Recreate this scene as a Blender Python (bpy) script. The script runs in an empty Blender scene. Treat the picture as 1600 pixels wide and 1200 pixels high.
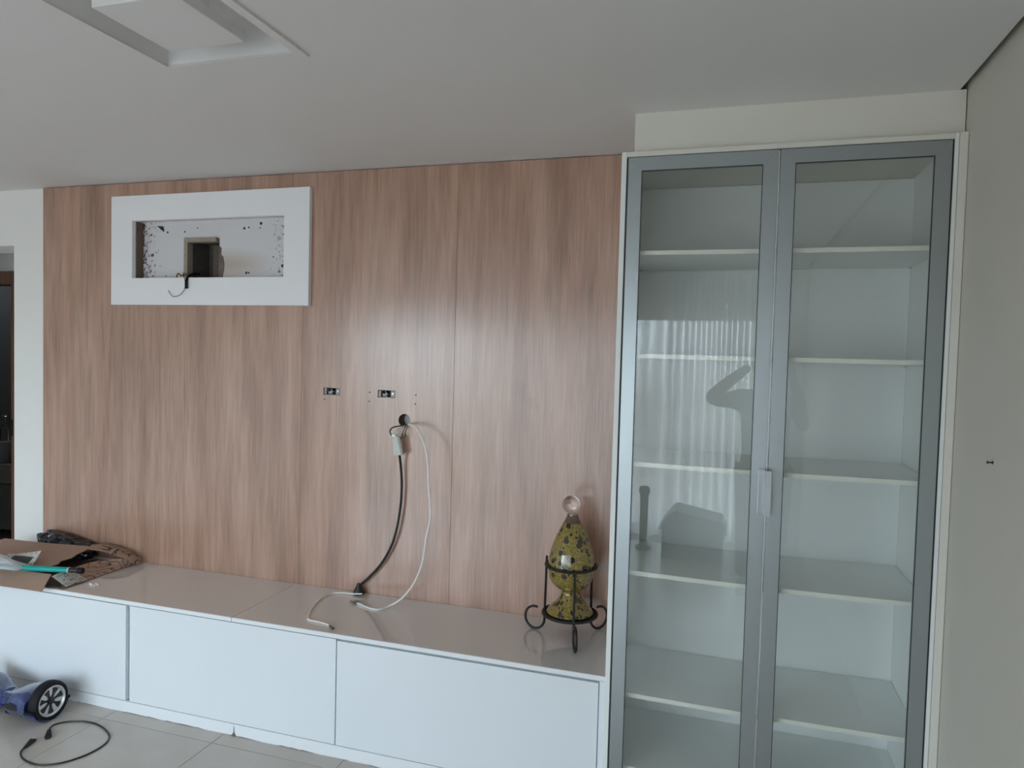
import bpy, bmesh, math, random
from mathutils import Vector, Matrix
random.seed(7)
scene = bpy.context.scene
COL = scene.collection

# ------------------------------------------------------------------ camera
YAW, PITCH, ROLL, FPX = .29518, -.03891, .026636, 1095.4
cf = Vector((-math.sin(YAW)*math.cos(PITCH), math.cos(YAW)*math.cos(PITCH), math.sin(PITCH)))
cr = cf.cross(Vector((0, 0, 1))).normalized(); cu = cr.cross(cf)
r2 = math.cos(ROLL)*cr + math.sin(ROLL)*cu; u2 = -math.sin(ROLL)*cr + math.cos(ROLL)*cu
camd = bpy.data.cameras.new('camera'); cam = bpy.data.objects.new('camera', camd); COL.objects.link(cam)
camd.sensor_width = 36; camd.lens = FPX/1600*36; camd.clip_start = .02
M = Matrix(((r2.x, u2.x, -cf.x, 0), (r2.y, u2.y, -cf.y, 0), (r2.z, u2.z, -cf.z, 1.69), (0, 0, 0, 1)))
cam.matrix_world = M
scene.camera = cam

# ------------------------------------------------------------------ daylight
world = bpy.data.worlds.new('sky'); scene.world = world; world.use_nodes = True
bg = world.node_tree.nodes['Background']
bg.inputs['Strength'].default_value = 3.6
# bright overcast sky over a dull ground that meets it at a hazy horizon
wn = world.node_tree; wtc = wn.nodes.new('ShaderNodeTexCoord'); wsep = wn.nodes.new('ShaderNodeSeparateXYZ'); wr_ = wn.nodes.new('ShaderNodeValToRGB')
wmr = wn.nodes.new('ShaderNodeMapRange'); wmr.inputs['From Min'].default_value = -1; wmr.inputs['From Max'].default_value = 1
wn.links.new(wtc.outputs['Generated'], wsep.inputs[0]); wn.links.new(wsep.outputs['Z'], wmr.inputs['Value']); wn.links.new(wmr.outputs[0], wr_.inputs['Fac'])
wn.links.new(wr_.outputs['Color'], bg.inputs['Color'])
we = wr_.color_ramp.elements
we[0].position = .47; we[0].color = (.25, .245, .235, 1); we[1].position = .515; we[1].color = (.76, .885, 1.0, 1)
def portal(name, loc, sx, sy, rot):
    l = bpy.data.lights.new(name, 'AREA'); l.shape = 'RECTANGLE'; l.size = sx; l.size_y = sy
    l.cycles.is_portal = True
    o = bpy.data.objects.new(name, l); COL.objects.link(o); o.location = loc; o.rotation_euler = rot
    return o
portal('sky_portal', (-2.12, -1.86, 1.11), 5.0, 2.18, (math.pi/2, 0, 0))
vs = scene.view_settings
vs.view_transform = 'Standard'; vs.look = 'None'; vs.gamma = 1; vs.use_curve_mapping = False
vs.exposure = 1.5
scene.cycles.max_bounces = 10; scene.cycles.diffuse_bounces = 6; scene.cycles.glossy_bounces = 4
scene.cycles.transparent_max_bounces = 24; scene.cycles.transmission_bounces = 6
scene.cycles.sample_clamp_indirect = 6

# ------------------------------------------------------------------ materials
def srgb(r, g, b):
    f = lambda c: (c/255/12.92) if c/255 <= .04045 else ((c/255+.055)/1.055)**2.4
    return (f(r), f(g), f(b), 1)
def new_mat(name):
    m = bpy.data.materials.new(name); m.use_nodes = True
    nt = m.node_tree; return m, nt, nt.nodes['Principled BSDF']
def nd(nt, t, **kw):
    n = nt.nodes.new(t)
    for k, v in kw.items():
        if hasattr(n, k): setattr(n, k, v)
    return n
def paint(name, col, rough=.5, metal=0, var=.06, nscale=6, bump=0, bscale=200, spec=.5, coat=0):
    """a plain coloured surface with slight procedural unevenness in colour and relief"""
    m, nt, p = new_mat(name)
    tc = nd(nt, 'ShaderNodeTexCoord'); no = nd(nt, 'ShaderNodeTexNoise'); no.inputs['Scale'].default_value = nscale
    no.inputs['Detail'].default_value = 5
    nt.links.new(tc.outputs['Object'], no.inputs['Vector'])
    mix = nd(nt, 'ShaderNodeMix', data_type='RGBA')
    c = col if len(col) == 4 else (*col, 1)
    mix.inputs['A'].default_value = tuple(min(1, x*(1-var)) for x in c[:3])+(1,)
    mix.inputs['B'].default_value = tuple(min(1, x*(1+var)) for x in c[:3])+(1,)
    nt.links.new(no.outputs['Fac'], mix.inputs['Factor']); nt.links.new(mix.outputs['Result'], p.inputs['Base Color'])
    p.inputs['Roughness'].default_value = rough; p.inputs['Metallic'].default_value = metal
    p.inputs['Specular IOR Level'].default_value = spec; p.inputs['Coat Weight'].default_value = coat
    if bump:
        n2 = nd(nt, 'ShaderNodeTexNoise'); n2.inputs['Scale'].default_value = bscale; n2.inputs['Detail'].default_value = 4
        nt.links.new(tc.outputs['Object'], n2.inputs['Vector'])
        b = nd(nt, 'ShaderNodeBump'); b.inputs['Strength'].default_value = bump; b.inputs['Distance'].default_value = .002
        nt.links.new(n2.outputs['Fac'], b.inputs['Height']); nt.links.new(b.outputs['Normal'], p.inputs['Normal'])
    return m
def ramp(nt, stops):
    r = nd(nt, 'ShaderNodeValToRGB'); e = r.color_ramp.elements
    while len(e) < len(stops): e.new(.5)
    for el, (pos, c) in zip(e, stops): el.position = pos; el.color = c
    return r

def wood_mat(name, stops, rough=.27, spec=.5, stains=(), coat=0):
    m, nt, p = new_mat(name)
    tc = nd(nt, 'ShaderNodeTexCoord'); oi = nd(nt, 'ShaderNodeObjectInfo')
    off = nd(nt, 'ShaderNodeVectorMath', operation='SCALE'); off.inputs['Scale'].default_value = 37
    comb = nd(nt, 'ShaderNodeCombineXYZ')
    nt.links.new(oi.outputs['Random'], comb.inputs['X']); nt.links.new(oi.outputs['Random'], comb.inputs['Z'])
    nt.links.new(comb.outputs['Vector'], off.inputs[0])
    add = nd(nt, 'ShaderNodeVectorMath', operation='ADD')
    nt.links.new(tc.outputs['Object'], add.inputs[0]); nt.links.new(off.outputs[0], add.inputs[1])
    def layer(sx, sz, scale, detail, dist=0):
        mp = nd(nt, 'ShaderNodeMapping'); mp.inputs['Scale'].default_value = (sx, 1, sz)
        nt.links.new(add.outputs[0], mp.inputs['Vector'])
        n = nd(nt, 'ShaderNodeTexNoise'); n.inputs['Scale'].default_value = scale; n.inputs['Detail'].default_value = detail
        n.inputs['Roughness'].default_value = .6; n.inputs['Distortion'].default_value = dist
        nt.links.new(mp.outputs[0], n.inputs['Vector']); return n.outputs['Fac']
    a = layer(1, .09, 9, 4, .25); b = layer(1, .05, 45, 3, .15); c = layer(1, .02, 230, 2)
    def mad(x, k, y):
        q = nd(nt, 'ShaderNodeMath', operation='MULTIPLY_ADD'); nt.links.new(x, q.inputs[0]); q.inputs[1].default_value = k
        if hasattr(y, 'is_output'): nt.links.new(y, q.inputs[2])
        else: q.inputs[2].default_value = y
        return q.outputs[0]
    s = mad(a, .80, mad(b, .30, mad(c, .50, -.30)))
    r = ramp(nt, stops); nt.links.new(s, r.inputs['Fac'])
    # slow drift between reddish and greyish tan boards
    h = layer(1, .06, 8, 2); hr = ramp(nt, [(.36, (1.02, .98, .955, 1)), (.64, (.985, .995, .985, 1))]); nt.links.new(h, hr.inputs['Fac'])
    mh = nd(nt, 'ShaderNodeMix', data_type='RGBA', blend_type='MULTIPLY'); mh.inputs['Factor'].default_value = 1
    nt.links.new(r.outputs['Color'], mh.inputs['A']); nt.links.new(hr.outputs['Color'], mh.inputs['B']); col = mh.outputs['Result']
    for cx_, cz_, rad, k in stains:                                   # old smudges on the laminate
        dv = nd(nt, 'ShaderNodeVectorMath', operation='DISTANCE'); dv.inputs[1].default_value = (cx_, 3, cz_); nt.links.new(tc.outputs['Object'], dv.inputs[0])
        nz = nd(nt, 'ShaderNodeTexNoise'); nz.inputs['Scale'].default_value = 28; nz.inputs['Detail'].default_value = 3; nt.links.new(tc.outputs['Object'], nz.inputs['Vector'])
        e1 = nd(nt, 'ShaderNodeMath', operation='MULTIPLY_ADD'); e1.inputs[1].default_value = rad*1.6; nt.links.new(nz.outputs['Fac'], e1.inputs[0]); nt.links.new(dv.outputs['Value'], e1.inputs[2])
        mr = nd(nt, 'ShaderNodeMapRange'); mr.inputs['From Min'].default_value = rad*1.1; mr.inputs['From Max'].default_value = rad*1.9; mr.inputs['To Min'].default_value = k; mr.inputs['To Max'].default_value = 0
        nt.links.new(e1.outputs[0], mr.inputs['Value'])
        ms = nd(nt, 'ShaderNodeMix', data_type='RGBA'); ms.inputs['B'].default_value = (.24, .14, .11, 1)
        nt.links.new(mr.outputs[0], ms.inputs['Factor']); nt.links.new(col, ms.inputs['A']); col = ms.outputs['Result']
    nt.links.new(col, p.inputs['Base Color'])
    p.inputs['Roughness'].default_value = rough; p.inputs['Specular IOR Level'].default_value = spec
    p.inputs['Coat Weight'].default_value = coat; p.inputs['Coat Roughness'].default_value = .21; p.inputs['Coat IOR'].default_value = 1.65
    bmp = nd(nt, 'ShaderNodeBump'); bmp.inputs['Strength'].default_value = .12; bmp.inputs['Distance'].default_value = .001
    nt.links.new(c, bmp.inputs['Height']); nt.links.new(bmp.outputs['Normal'], p.inputs['Normal'])
    return m

MAT = {}
MAT['wall'] = paint('white wall paint', (.87, .86, .84), .65, bump=.05, var=.02)
MAT['greige'] = paint('greige wall paint', (.62, .585, .515), .6, bump=.08, bscale=120, var=.03)
MAT['framewhite'] = paint('bright white painted frame', (.90, .905, .93), .5, var=.01)
MAT['cream'] = paint('cream paint', (.76, .735, .665), .55, var=.02)
MAT['ceiling'] = paint('ceiling paint', (.78, .765, .755), .7, var=.015, bump=.04)
MAT['wood'] = wood_mat('light walnut laminate', [(.26, (.245, .132, .088, 1)), (.45, (.395, .225, .160, 1)), (.57, (.485, .290, .212, 1)), (.76, (.580, .370, .285, 1))], 0.33, .5, [(-.885, 1.545, .035, .35), (-.83, 1.49, .03, .3), (-.80, 1.47, .022, .25)], 1)
MAT['doorwood'] = wood_mat('brown door wood', [(.3, (.16, .075, .04, 1)), (.7, (.27, .13, .07, 1))], .4)
MAT['lacquer'] = paint('white lacquer', (.80, .835, .87), .22, var=.012, nscale=2)
MAT['worktop'] = paint('glossy off white worktop', (.72, .685, .655), .10, var=.015, nscale=3, coat=1)
MAT['edge'] = paint('white edge band', (.84, .865, .89), .3, var=.01)
MAT['carcass'] = paint('white melamine', (.86, .875, .86), .4, var=.015)
MAT['shelfedge'] = paint('ivory shelf edge', (.84, .84, .76), .4, var=.01)
MAT['alu'] = paint('satin aluminium', (.42, .455, .465), .34, metal=.85, var=.03, nscale=30)
MAT['alumid'] = paint('grey aluminium', (.50, .51, .54), .45, metal=.6, var=.03, nscale=30)
MAT['alulight'] = paint('bright aluminium', (.72, .74, .77), .3, metal=.85, var=.03, nscale=30)
MAT['rubber'] = paint('black rubber', (.014, .014, .016), .65, spec=.2, var=.2, nscale=60, bump=.2)
MAT['black'] = paint('black plastic', (.015, .015, .017), .4, var=.2)
MAT['gasket'] = paint('dark gasket and gap shade', (.03, .035, .035), .6)
MAT['iron'] = paint('wrought iron', (.022, .020, .020), .5, metal=.3, var=.25, nscale=80, bump=.3, bscale=150)
MAT['whiteplastic'] = paint('white cable plastic', (.90, .89, .87), .35, var=.02)
MAT['greyplastic'] = paint('pale grey plastic', (.62, .64, .60), .45, var=.04)
MAT['silver'] = paint('silver painted alloy', (.74, .74, .74), .32, metal=.35, var=.04)
MAT['gunmetal'] = paint('dull dark steel', (.22, .21, .20), .45, metal=.9, var=.15, nscale=60)
MAT['canister'] = paint('grey canister', (.16, .165, .175), .3, metal=.3)
MAT['steel'] = paint('steel', (.55, .54, .53), .3, metal=1, var=.05)
MAT['teal'] = paint('teal plastic', (.0, .36, .33), .3, var=.06, nscale=30)
MAT['card'] = paint('cardboard', (.44, .285, .215), .8, var=.10, nscale=14, bump=.12, bscale=90)
MAT['cardin'] = paint('cardboard inside with shade tone', (.09, .065, .052), .85, var=.10, nscale=14, bump=.12, bscale=90)  # cardboard darkened: the shade inside the box is put into its colour
MAT['sidebrown'] = paint('brown raw edge with shade tone', (.16, .12, .095), .9, var=.3, nscale=40)
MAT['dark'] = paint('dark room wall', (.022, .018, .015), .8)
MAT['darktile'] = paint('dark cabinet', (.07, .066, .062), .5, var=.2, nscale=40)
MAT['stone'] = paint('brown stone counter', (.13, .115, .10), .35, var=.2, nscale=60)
MAT['concrete'] = paint('grey concrete', (.13, .115, .105), .9, var=.35, nscale=30, bump=.5, bscale=60)
MAT['grout'] = paint('tile joint', (.22, .205, .19), .9)
MAT['chippedwood'] = paint('chipped tan edge', (.36, .30, .24), .9, var=.25, nscale=60, bump=.4)
MAT['rust'] = paint('brown damp chip', (.20, .12, .07), .9)
MAT['added_balcony'] = paint('balcony concrete', (.45, .44, .42), .8, var=.08)
MAT['shirt'] = paint('grey shirt cloth', (.33, .33, .35), .9, var=.08, bump=.2)
MAT['trousers'] = paint('dark trouser cloth', (.10, .10, .12), .9, var=.08)
MAT['skin'] = paint('skin', (.50, .30, .21), .5, var=.06)
MAT['hair'] = paint('dark hair', (.02, .015, .012), .6, var=.2, nscale=90, bump=.4)
MAT['phone'] = paint('phone body', (.02, .02, .025), .2)
MAT['boxgrey'] = paint('dark grey box', (.12, .12, .12), .6)

def floor_tile_mat():
    m, nt, p = new_mat('polished porcelain tile')
    tc = nd(nt, 'ShaderNodeTexCoord'); oi = nd(nt, 'ShaderNodeObjectInfo')
    n = nd(nt, 'ShaderNodeTexNoise'); n.inputs['Scale'].default_value = 3.5; n.inputs['Detail'].default_value = 8
    ad = nd(nt, 'ShaderNodeVectorMath', operation='ADD')
    nt.links.new(tc.outputs['Object'], ad.inputs[0]); nt.links.new(oi.outputs['Location'], ad.inputs[1])
    nt.links.new(ad.outputs[0], n.inputs['Vector'])
    r = ramp(nt, [(.3, (.51, .46, .41, 1)), (.7, (.60, .545, .495, 1))])
    nt.links.new(n.outputs['Fac'], r.inputs['Fac']); nt.links.new(r.outputs['Color'], p.inputs['Base Color'])
    p.inputs['Roughness'].default_value = .2
    return m
MAT['tile'] = floor_tile_mat()

def glass_sheet(name, tint, rough=.0, f0=.045):
    """clear sheet: straight-through light plus angle-dependent mirror reflection"""
    m = bpy.data.materials.new(name); m.use_nodes = True; nt = m.node_tree; nt.nodes.clear()
    out = nd(nt, 'ShaderNodeOutputMaterial'); tr = nd(nt, 'ShaderNodeBsdfTransparent'); gl = nd(nt, 'ShaderNodeBsdfGlossy')
    tr.inputs['Color'].default_value = (*tint, 1); gl.inputs['Roughness'].default_value = rough
    lw = nd(nt, 'ShaderNodeLayerWeight'); lw.inputs['Blend'].default_value = .5
    pw = nd(nt, 'ShaderNodeMath', operation='POWER'); pw.inputs[1].default_value = 5
    nt.links.new(lw.outputs['Facing'], pw.inputs[0])
    ma = nd(nt, 'ShaderNodeMath', operation='MULTIPLY_ADD'); ma.inputs[1].default_value = 1-f0; ma.inputs[2].default_value = f0
    nt.links.new(pw.outputs[0], ma.inputs[0])
    mx = nd(nt, 'ShaderNodeMixShader'); nt.links.new(ma.outputs[0], mx.inputs['Fac'])
    nt.links.new(tr.outputs[0], mx.inputs[1]); nt.links.new(gl.outputs[0], mx.inputs[2]); nt.links.new(mx.outputs[0], out.inputs['Surface'])
    return m
MAT['doorglass'] = glass_sheet('greenish cabinet glass', (.980, .990, .985), 0, .06)
MAT['windowglass'] = glass_sheet('window glass', (.96, .98, .98), 0, .04)

def sheer():
    m = bpy.data.materials.new('sheer white curtain'); m.use_nodes = True; nt = m.node_tree; nt.nodes.clear()
    out = nd(nt, 'ShaderNodeOutputMaterial'); tr = nd(nt, 'ShaderNodeBsdfTransparent'); tl = nd(nt, 'ShaderNodeBsdfTranslucent'); df = nd(nt, 'ShaderNodeBsdfDiffuse')
    tl.inputs['Color'].default_value = (.85, .85, .85, 1); df.inputs['Color'].default_value = (.85, .85, .85, 1)
    m1 = nd(nt, 'ShaderNodeMixShader'); m1.inputs['Fac'].default_value = .4
    nt.links.new(tl.outputs[0], m1.inputs[1]); nt.links.new(df.outputs[0], m1.inputs[2])
    # the weave lets more light straight through where it is seen face on than where a pleat turns edge on
    lw = nd(nt, 'ShaderNodeLayerWeight'); lw.inputs['Blend'].default_value = .5
    ma = nd(nt, 'ShaderNodeMath', operation='MULTIPLY_ADD'); ma.inputs[1].default_value = .55; ma.inputs[2].default_value = .58; ma.use_clamp = True
    nt.links.new(lw.outputs['Facing'], ma.inputs[0])
    m2 = nd(nt, 'ShaderNodeMixShader'); nt.links.new(ma.outputs[0], m2.inputs['Fac'])
    nt.links.new(tr.outputs[0], m2.inputs[1]); nt.links.new(m1.outputs[0], m2.inputs[2]); nt.links.new(m2.outputs[0], out.inputs['Surface'])
    return m
MAT['sheer'] = sheer()

def film_mat(name, tint, opac, rough=.15):
    m = bpy.data.materials.new(name); m.use_nodes = True; nt = m.node_tree; nt.nodes.clear()
    out = nd(nt, 'ShaderNodeOutputMaterial'); tr = nd(nt, 'ShaderNodeBsdfTransparent'); p = nd(nt, 'ShaderNodeBsdfPrincipled')
    p.inputs['Base Color'].default_value = (*tint, 1); p.inputs['Roughness'].default_value = rough
    mx = nd(nt, 'ShaderNodeMixShader'); mx.inputs['Fac'].default_value = opac
    nt.links.new(tr.outputs[0], mx.inputs[1]); nt.links.new(p.outputs[0], mx.inputs[2]); nt.links.new(mx.outputs[0], out.inputs['Surface'])
    return m
MAT['clearfilm'] = film_mat('clear plastic film', (.75, .78, .82), .5, .18)

def speckle_glass():
    """yellow-green crackle glass with brown drops: drops on the egg, streaks on the flared foot"""
    m, nt, p = new_mat('spotted yellow glass')
    tc = nd(nt, 'ShaderNodeTexCoord')
    n = nd(nt, 'ShaderNodeTexNoise'); n.inputs['Scale'].default_value = 190; n.inputs['Detail'].default_value = 3
    nt.links.new(tc.outputs['Object'], n.inputs['Vector'])
    base = ramp(nt, [(.30, (.10, .07, .010, 1)), (.5, (.22, .16, .022, 1)), (.68, (.36, .285, .07, 1))])
    nt.links.new(n.outputs['Fac'], base.inputs['Fac'])
    def spots(scale, lo, hi, zs):
        mp = nd(nt, 'ShaderNodeMapping'); mp.inputs['Scale'].default_value = (1, 1, zs)
        nn = nd(nt, 'ShaderNodeTexNoise'); nn.inputs['Scale'].default_value = 30; nt.links.new(tc.outputs['Object'], nn.inputs['Vector'])
        sc = nd(nt, 'ShaderNodeVectorMath', operation='SCALE'); sc.inputs['Scale'].default_value = .007; nt.links.new(nn.outputs['Color'], sc.inputs[0])
        ad = nd(nt, 'ShaderNodeVectorMath', operation='ADD'); nt.links.new(tc.outputs['Object'], ad.inputs[0]); nt.links.new(sc.outputs[0], ad.inputs[1])
        nt.links.new(ad.outputs[0], mp.inputs['Vector'])
        v = nd(nt, 'ShaderNodeTexVoronoi'); v.inputs['Scale'].default_value = scale; v.inputs['Randomness'].default_value = 1
        nt.links.new(mp.outputs[0], v.inputs['Vector'])
        # each cell's own random size
        sep = nd(nt, 'ShaderNodeSeparateColor'); nt.links.new(v.outputs['Color'], sep.inputs[0])
        sz = nd(nt, 'ShaderNodeMapRange'); sz.inputs['To Min'].default_value = lo; sz.inputs['To Max'].default_value = hi
        nt.links.new(sep.outputs[0], sz.inputs['Value'])
        sb = nd(nt, 'ShaderNodeMath', operation='SUBTRACT'); nt.links.new(v.outputs['Distance'], sb.inputs[0]); nt.links.new(sz.outputs[0], sb.inputs[1])
        mr = nd(nt, 'ShaderNodeMapRange'); mr.inputs['From Min'].default_value = -.04; mr.inputs['From Max'].default_value = .02
        mr.inputs['To Min'].default_value = 1; mr.inputs['To Max'].default_value = 0
        nt.links.new(sb.outputs[0], mr.inputs['Value']); return mr.outputs[0]
    a = spots(40, .06, .58, 1.0); b = spots(56, .12, .56, .22)
    sx = nd(nt, 'ShaderNodeSeparateXYZ'); nt.links.new(tc.outputs['Object'], sx.inputs[0])
    lt = nd(nt, 'ShaderNodeMath', operation='LESS_THAN'); lt.inputs[1].default_value = .098; nt.links.new(sx.outputs['Z'], lt.inputs[0])
    sel = nd(nt, 'ShaderNodeMix', data_type='FLOAT'); nt.links.new(lt.outputs[0], sel.inputs['Factor']); nt.links.new(a, sel.inputs['A']); nt.links.new(b, sel.inputs['B'])
    mx = nd(nt, 'ShaderNodeMix', data_type='RGBA'); mx.inputs['B'].default_value = (.022, .010, .006, 1)
    nt.links.new(sel.outputs['Result'], mx.inputs['Factor']); nt.links.new(base.outputs['Color'], mx.inputs['A'])
    nt.links.new(mx.outputs['Result'], p.inputs['Base Color'])
    p.inputs['Roughness'].default_value = .12; p.inputs['Coat Weight'].default_value = 1; p.inputs['Coat Roughness'].default_value = .03
    return m
MAT['spotglass'] = speckle_glass()
mg, nt, p = new_mat('clear crystal'); p.inputs['Transmission Weight'].default_value = 1; p.inputs['Roughness'].default_value = .01; p.inputs['IOR'].default_value = 1.5
p.inputs['Base Color'].default_value = (.98, .97, .96, 1); MAT['crystal'] = mg
mg, nt, p = new_mat('brown clear glass'); p.inputs['Base Color'].default_value = (.10, .06, .03, 1); p.inputs['Roughness'].default_value = .08; p.inputs['Coat Weight'].default_value = 1
MAT['brownglass'] = mg

def lines_card():
    """cardboard with printed wavy dark lines"""
    m, nt, p = new_mat('printed cardboard')
    tc = nd(nt, 'ShaderNodeTexCoord')
    n = nd(nt, 'ShaderNodeTexNoise'); n.inputs['Scale'].default_value = 9; n.inputs['Detail'].default_value = 1.5; n.inputs['Distortion'].default_value = .6
    nt.links.new(tc.outputs['Object'], n.inputs['Vector'])
    mu = nd(nt, 'ShaderNodeMath', operation='MULTIPLY'); mu.inputs[1].default_value = 11; nt.links.new(n.outputs['Fac'], mu.inputs[0])
    fr = nd(nt, 'ShaderNodeMath', operation='PINGPONG'); fr.inputs[1].default_value = 1; nt.links.new(mu.outputs[0], fr.inputs[0])
    r = ramp(nt, [(.0, (.045, .028, .022, 1)), (.08, (.05, .03, .024, 1)), (.14, (.37, .235, .172, 1)), (1, (.42, .27, .20, 1))])
    nt.links.new(fr.outputs[0], r.inputs['Fac']); nt.links.new(r.outputs['Color'], p.inputs['Base Color'])
    p.inputs['Roughness'].default_value = .7
    return m
MAT['cardprint'] = lines_card()

def paper_mat(name, dark_box):
    m, nt, p = new_mat(name)
    tc = nd(nt, 'ShaderNodeTexCoord'); sep = nd(nt, 'ShaderNodeSeparateXYZ'); nt.links.new(tc.outputs['Generated'], sep.inputs[0])
    def band(o, lo, hi):
        a = nd(nt, 'ShaderNodeMath', operation='GREATER_THAN'); a.inputs[1].default_value = lo; nt.links.new(o, a.inputs[0])
        b = nd(nt, 'ShaderNodeMath', operation='LESS_THAN'); b.inputs[1].default_value = hi; nt.links.new(o, b.inputs[0])
        c = nd(nt, 'ShaderNodeMath', operation='MULTIPLY'); nt.links.new(a.outputs[0], c.inputs[0]); nt.links.new(b.outputs[0], c.inputs[1]); return c.outputs[0]
    x0, x1, y0, y1 = dark_box
    mu = nd(nt, 'ShaderNodeMath', operation='MULTIPLY'); nt.links.new(band(sep.outputs['X'], x0, x1), mu.inputs[0]); nt.links.new(band(sep.outputs['Y'], y0, y1), mu.inputs[1])
    n = nd(nt, 'ShaderNodeTexNoise'); n.inputs['Scale'].default_value = 90; n.inputs['Detail'].default_value = 2; nt.links.new(tc.outputs['Object'], n.inputs['Vector'])
    r = ramp(nt, [(.36, (.14, .13, .12, 1)), (.42, (.58, .57, .54, 1))]); nt.links.new(n.outputs['Fac'], r.inputs['Fac'])
    mx = nd(nt, 'ShaderNodeMix', data_type='RGBA'); mx.inputs['B'].default_value = (.05, .045, .04, 1)
    nt.links.new(mu.outputs[0], mx.inputs['Factor']); nt.links.new(r.outputs['Color'], mx.inputs['A']); nt.links.new(mx.outputs['Result'], p.inputs['Base Color'])
    p.inputs['Roughness'].default_value = .6
    return m
MAT['leaflet'] = paper_mat('leaflet with dark print', (.25, .85, .15, .62))
MAT['leaflet2'] = paper_mat('leaflet with small print', (2, 3, 2, 3))

def dirty_board():
    m, nt, p = new_mat('white board with dirt along its ends')
    tc = nd(nt, 'ShaderNodeTexCoord'); sep = nd(nt, 'ShaderNodeSeparateXYZ'); nt.links.new(tc.outputs['Generated'], sep.inputs[0])
    sx = nd(nt, 'ShaderNodeMath', operation='SUBTRACT'); sx.inputs[1].default_value = .50; nt.links.new(sep.outputs['X'], sx.inputs[0])
    ab = nd(nt, 'ShaderNodeMath', operation='ABSOLUTE'); nt.links.new(sx.outputs[0], ab.inputs[0])
    mr = nd(nt, 'ShaderNodeMapRange'); mr.inputs['From Min'].default_value = .34; mr.inputs['From Max'].default_value = .50
    mr.inputs['To Min'].default_value = 0; mr.inputs['To Max'].default_value = .22; nt.links.new(ab.outputs[0], mr.inputs['Value'])
    n = nd(nt, 'ShaderNodeTexNoise'); n.inputs['Scale'].default_value = 55; n.inputs['Detail'].default_value = 6; n.inputs['Roughness'].default_value = .7
    nt.links.new(tc.outputs['Object'], n.inputs['Vector'])
    ad = nd(nt, 'ShaderNodeMath', operation='ADD'); nt.links.new(mr.outputs[0], ad.inputs[0]); nt.links.new(n.outputs['Fac'], ad.inputs[1])
    r = ramp(nt, [(.675, (.70, .70, .73, 1)), (.71, (.10, .07, .06, 1))]); nt.links.new(ad.outputs[0], r.inputs['Fac'])
    # tan stain right of the hole
    sz = nd(nt, 'ShaderNodeVectorMath', operation='DISTANCE'); sz.inputs[1].default_value = (.60, 0, .25); nt.links.new(tc.outputs['Generated'], sz.inputs[0])
    m2 = nd(nt, 'ShaderNodeMapRange'); m2.inputs['From Min'].default_value = .05; m2.inputs['From Max'].default_value = .30; m2.inputs['To Min'].default_value = .75; m2.inputs['To Max'].default_value = 0
    nt.links.new(sz.outputs['Value'], m2.inputs['Value'])
    mx = nd(nt, 'ShaderNodeMix', data_type='RGBA'); mx.inputs['B'].default_value = (.48, .38, .29, 1)
    nt.links.new(m2.outputs[0], mx.inputs['Factor']); nt.links.new(r.outputs['Color'], mx.inputs['A']); nt.links.new(mx.outputs['Result'], p.inputs['Base Color'])
    p.inputs['Roughness'].default_value = .6
    return m
MAT['dirtyboard'] = dirty_board()

def packet_mat():
    m, nt, p = new_mat('crinkled black plastic wrap')
    tc = nd(nt, 'ShaderNodeTexCoord'); v = nd(nt, 'ShaderNodeTexVoronoi'); v.inputs['Scale'].default_value = 22
    nt.links.new(tc.outputs['Object'], v.inputs['Vector'])
    b = nd(nt, 'ShaderNodeBump'); b.inputs['Strength'].default_value = .9; b.inputs['Distance'].default_value = .02
    nt.links.new(v.outputs['Distance'], b.inputs['Height']); nt.links.new(b.outputs['Normal'], p.inputs['Normal'])
    p.inputs['Base Color'].default_value = (.02, .02, .023, 1); p.inputs['Roughness'].default_value = .12
    return m
MAT['packet'] = packet_mat()

def chrome_blue():
    m, nt, p = new_mat('glossy blue shell with white flashes')
    tc = nd(nt, 'ShaderNodeTexCoord'); n = nd(nt, 'ShaderNodeTexNoise'); n.inputs['Scale'].default_value = 9; n.inputs['Detail'].default_value = 6; n.inputs['Distortion'].default_value = 1.2
    nt.links.new(tc.outputs['Object'], n.inputs['Vector'])
    r = ramp(nt, [(.25, (.004, .009, .035, 1)), (.52, (.012, .030, .13, 1)), (.68, (.03, .065, .22, 1)), (.77, (.60, .66, .78, 1))])
    nt.links.new(n.outputs['Fac'], r.inputs['Fac']); nt.links.new(r.outputs['Color'], p.inputs['Base Color'])
    p.inputs['Roughness'].default_value = .2; p.inputs['Coat Weight'].default_value = 1; p.inputs['Coat Roughness'].default_value = .03
    return m
MAT['blue'] = chrome_blue()

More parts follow.
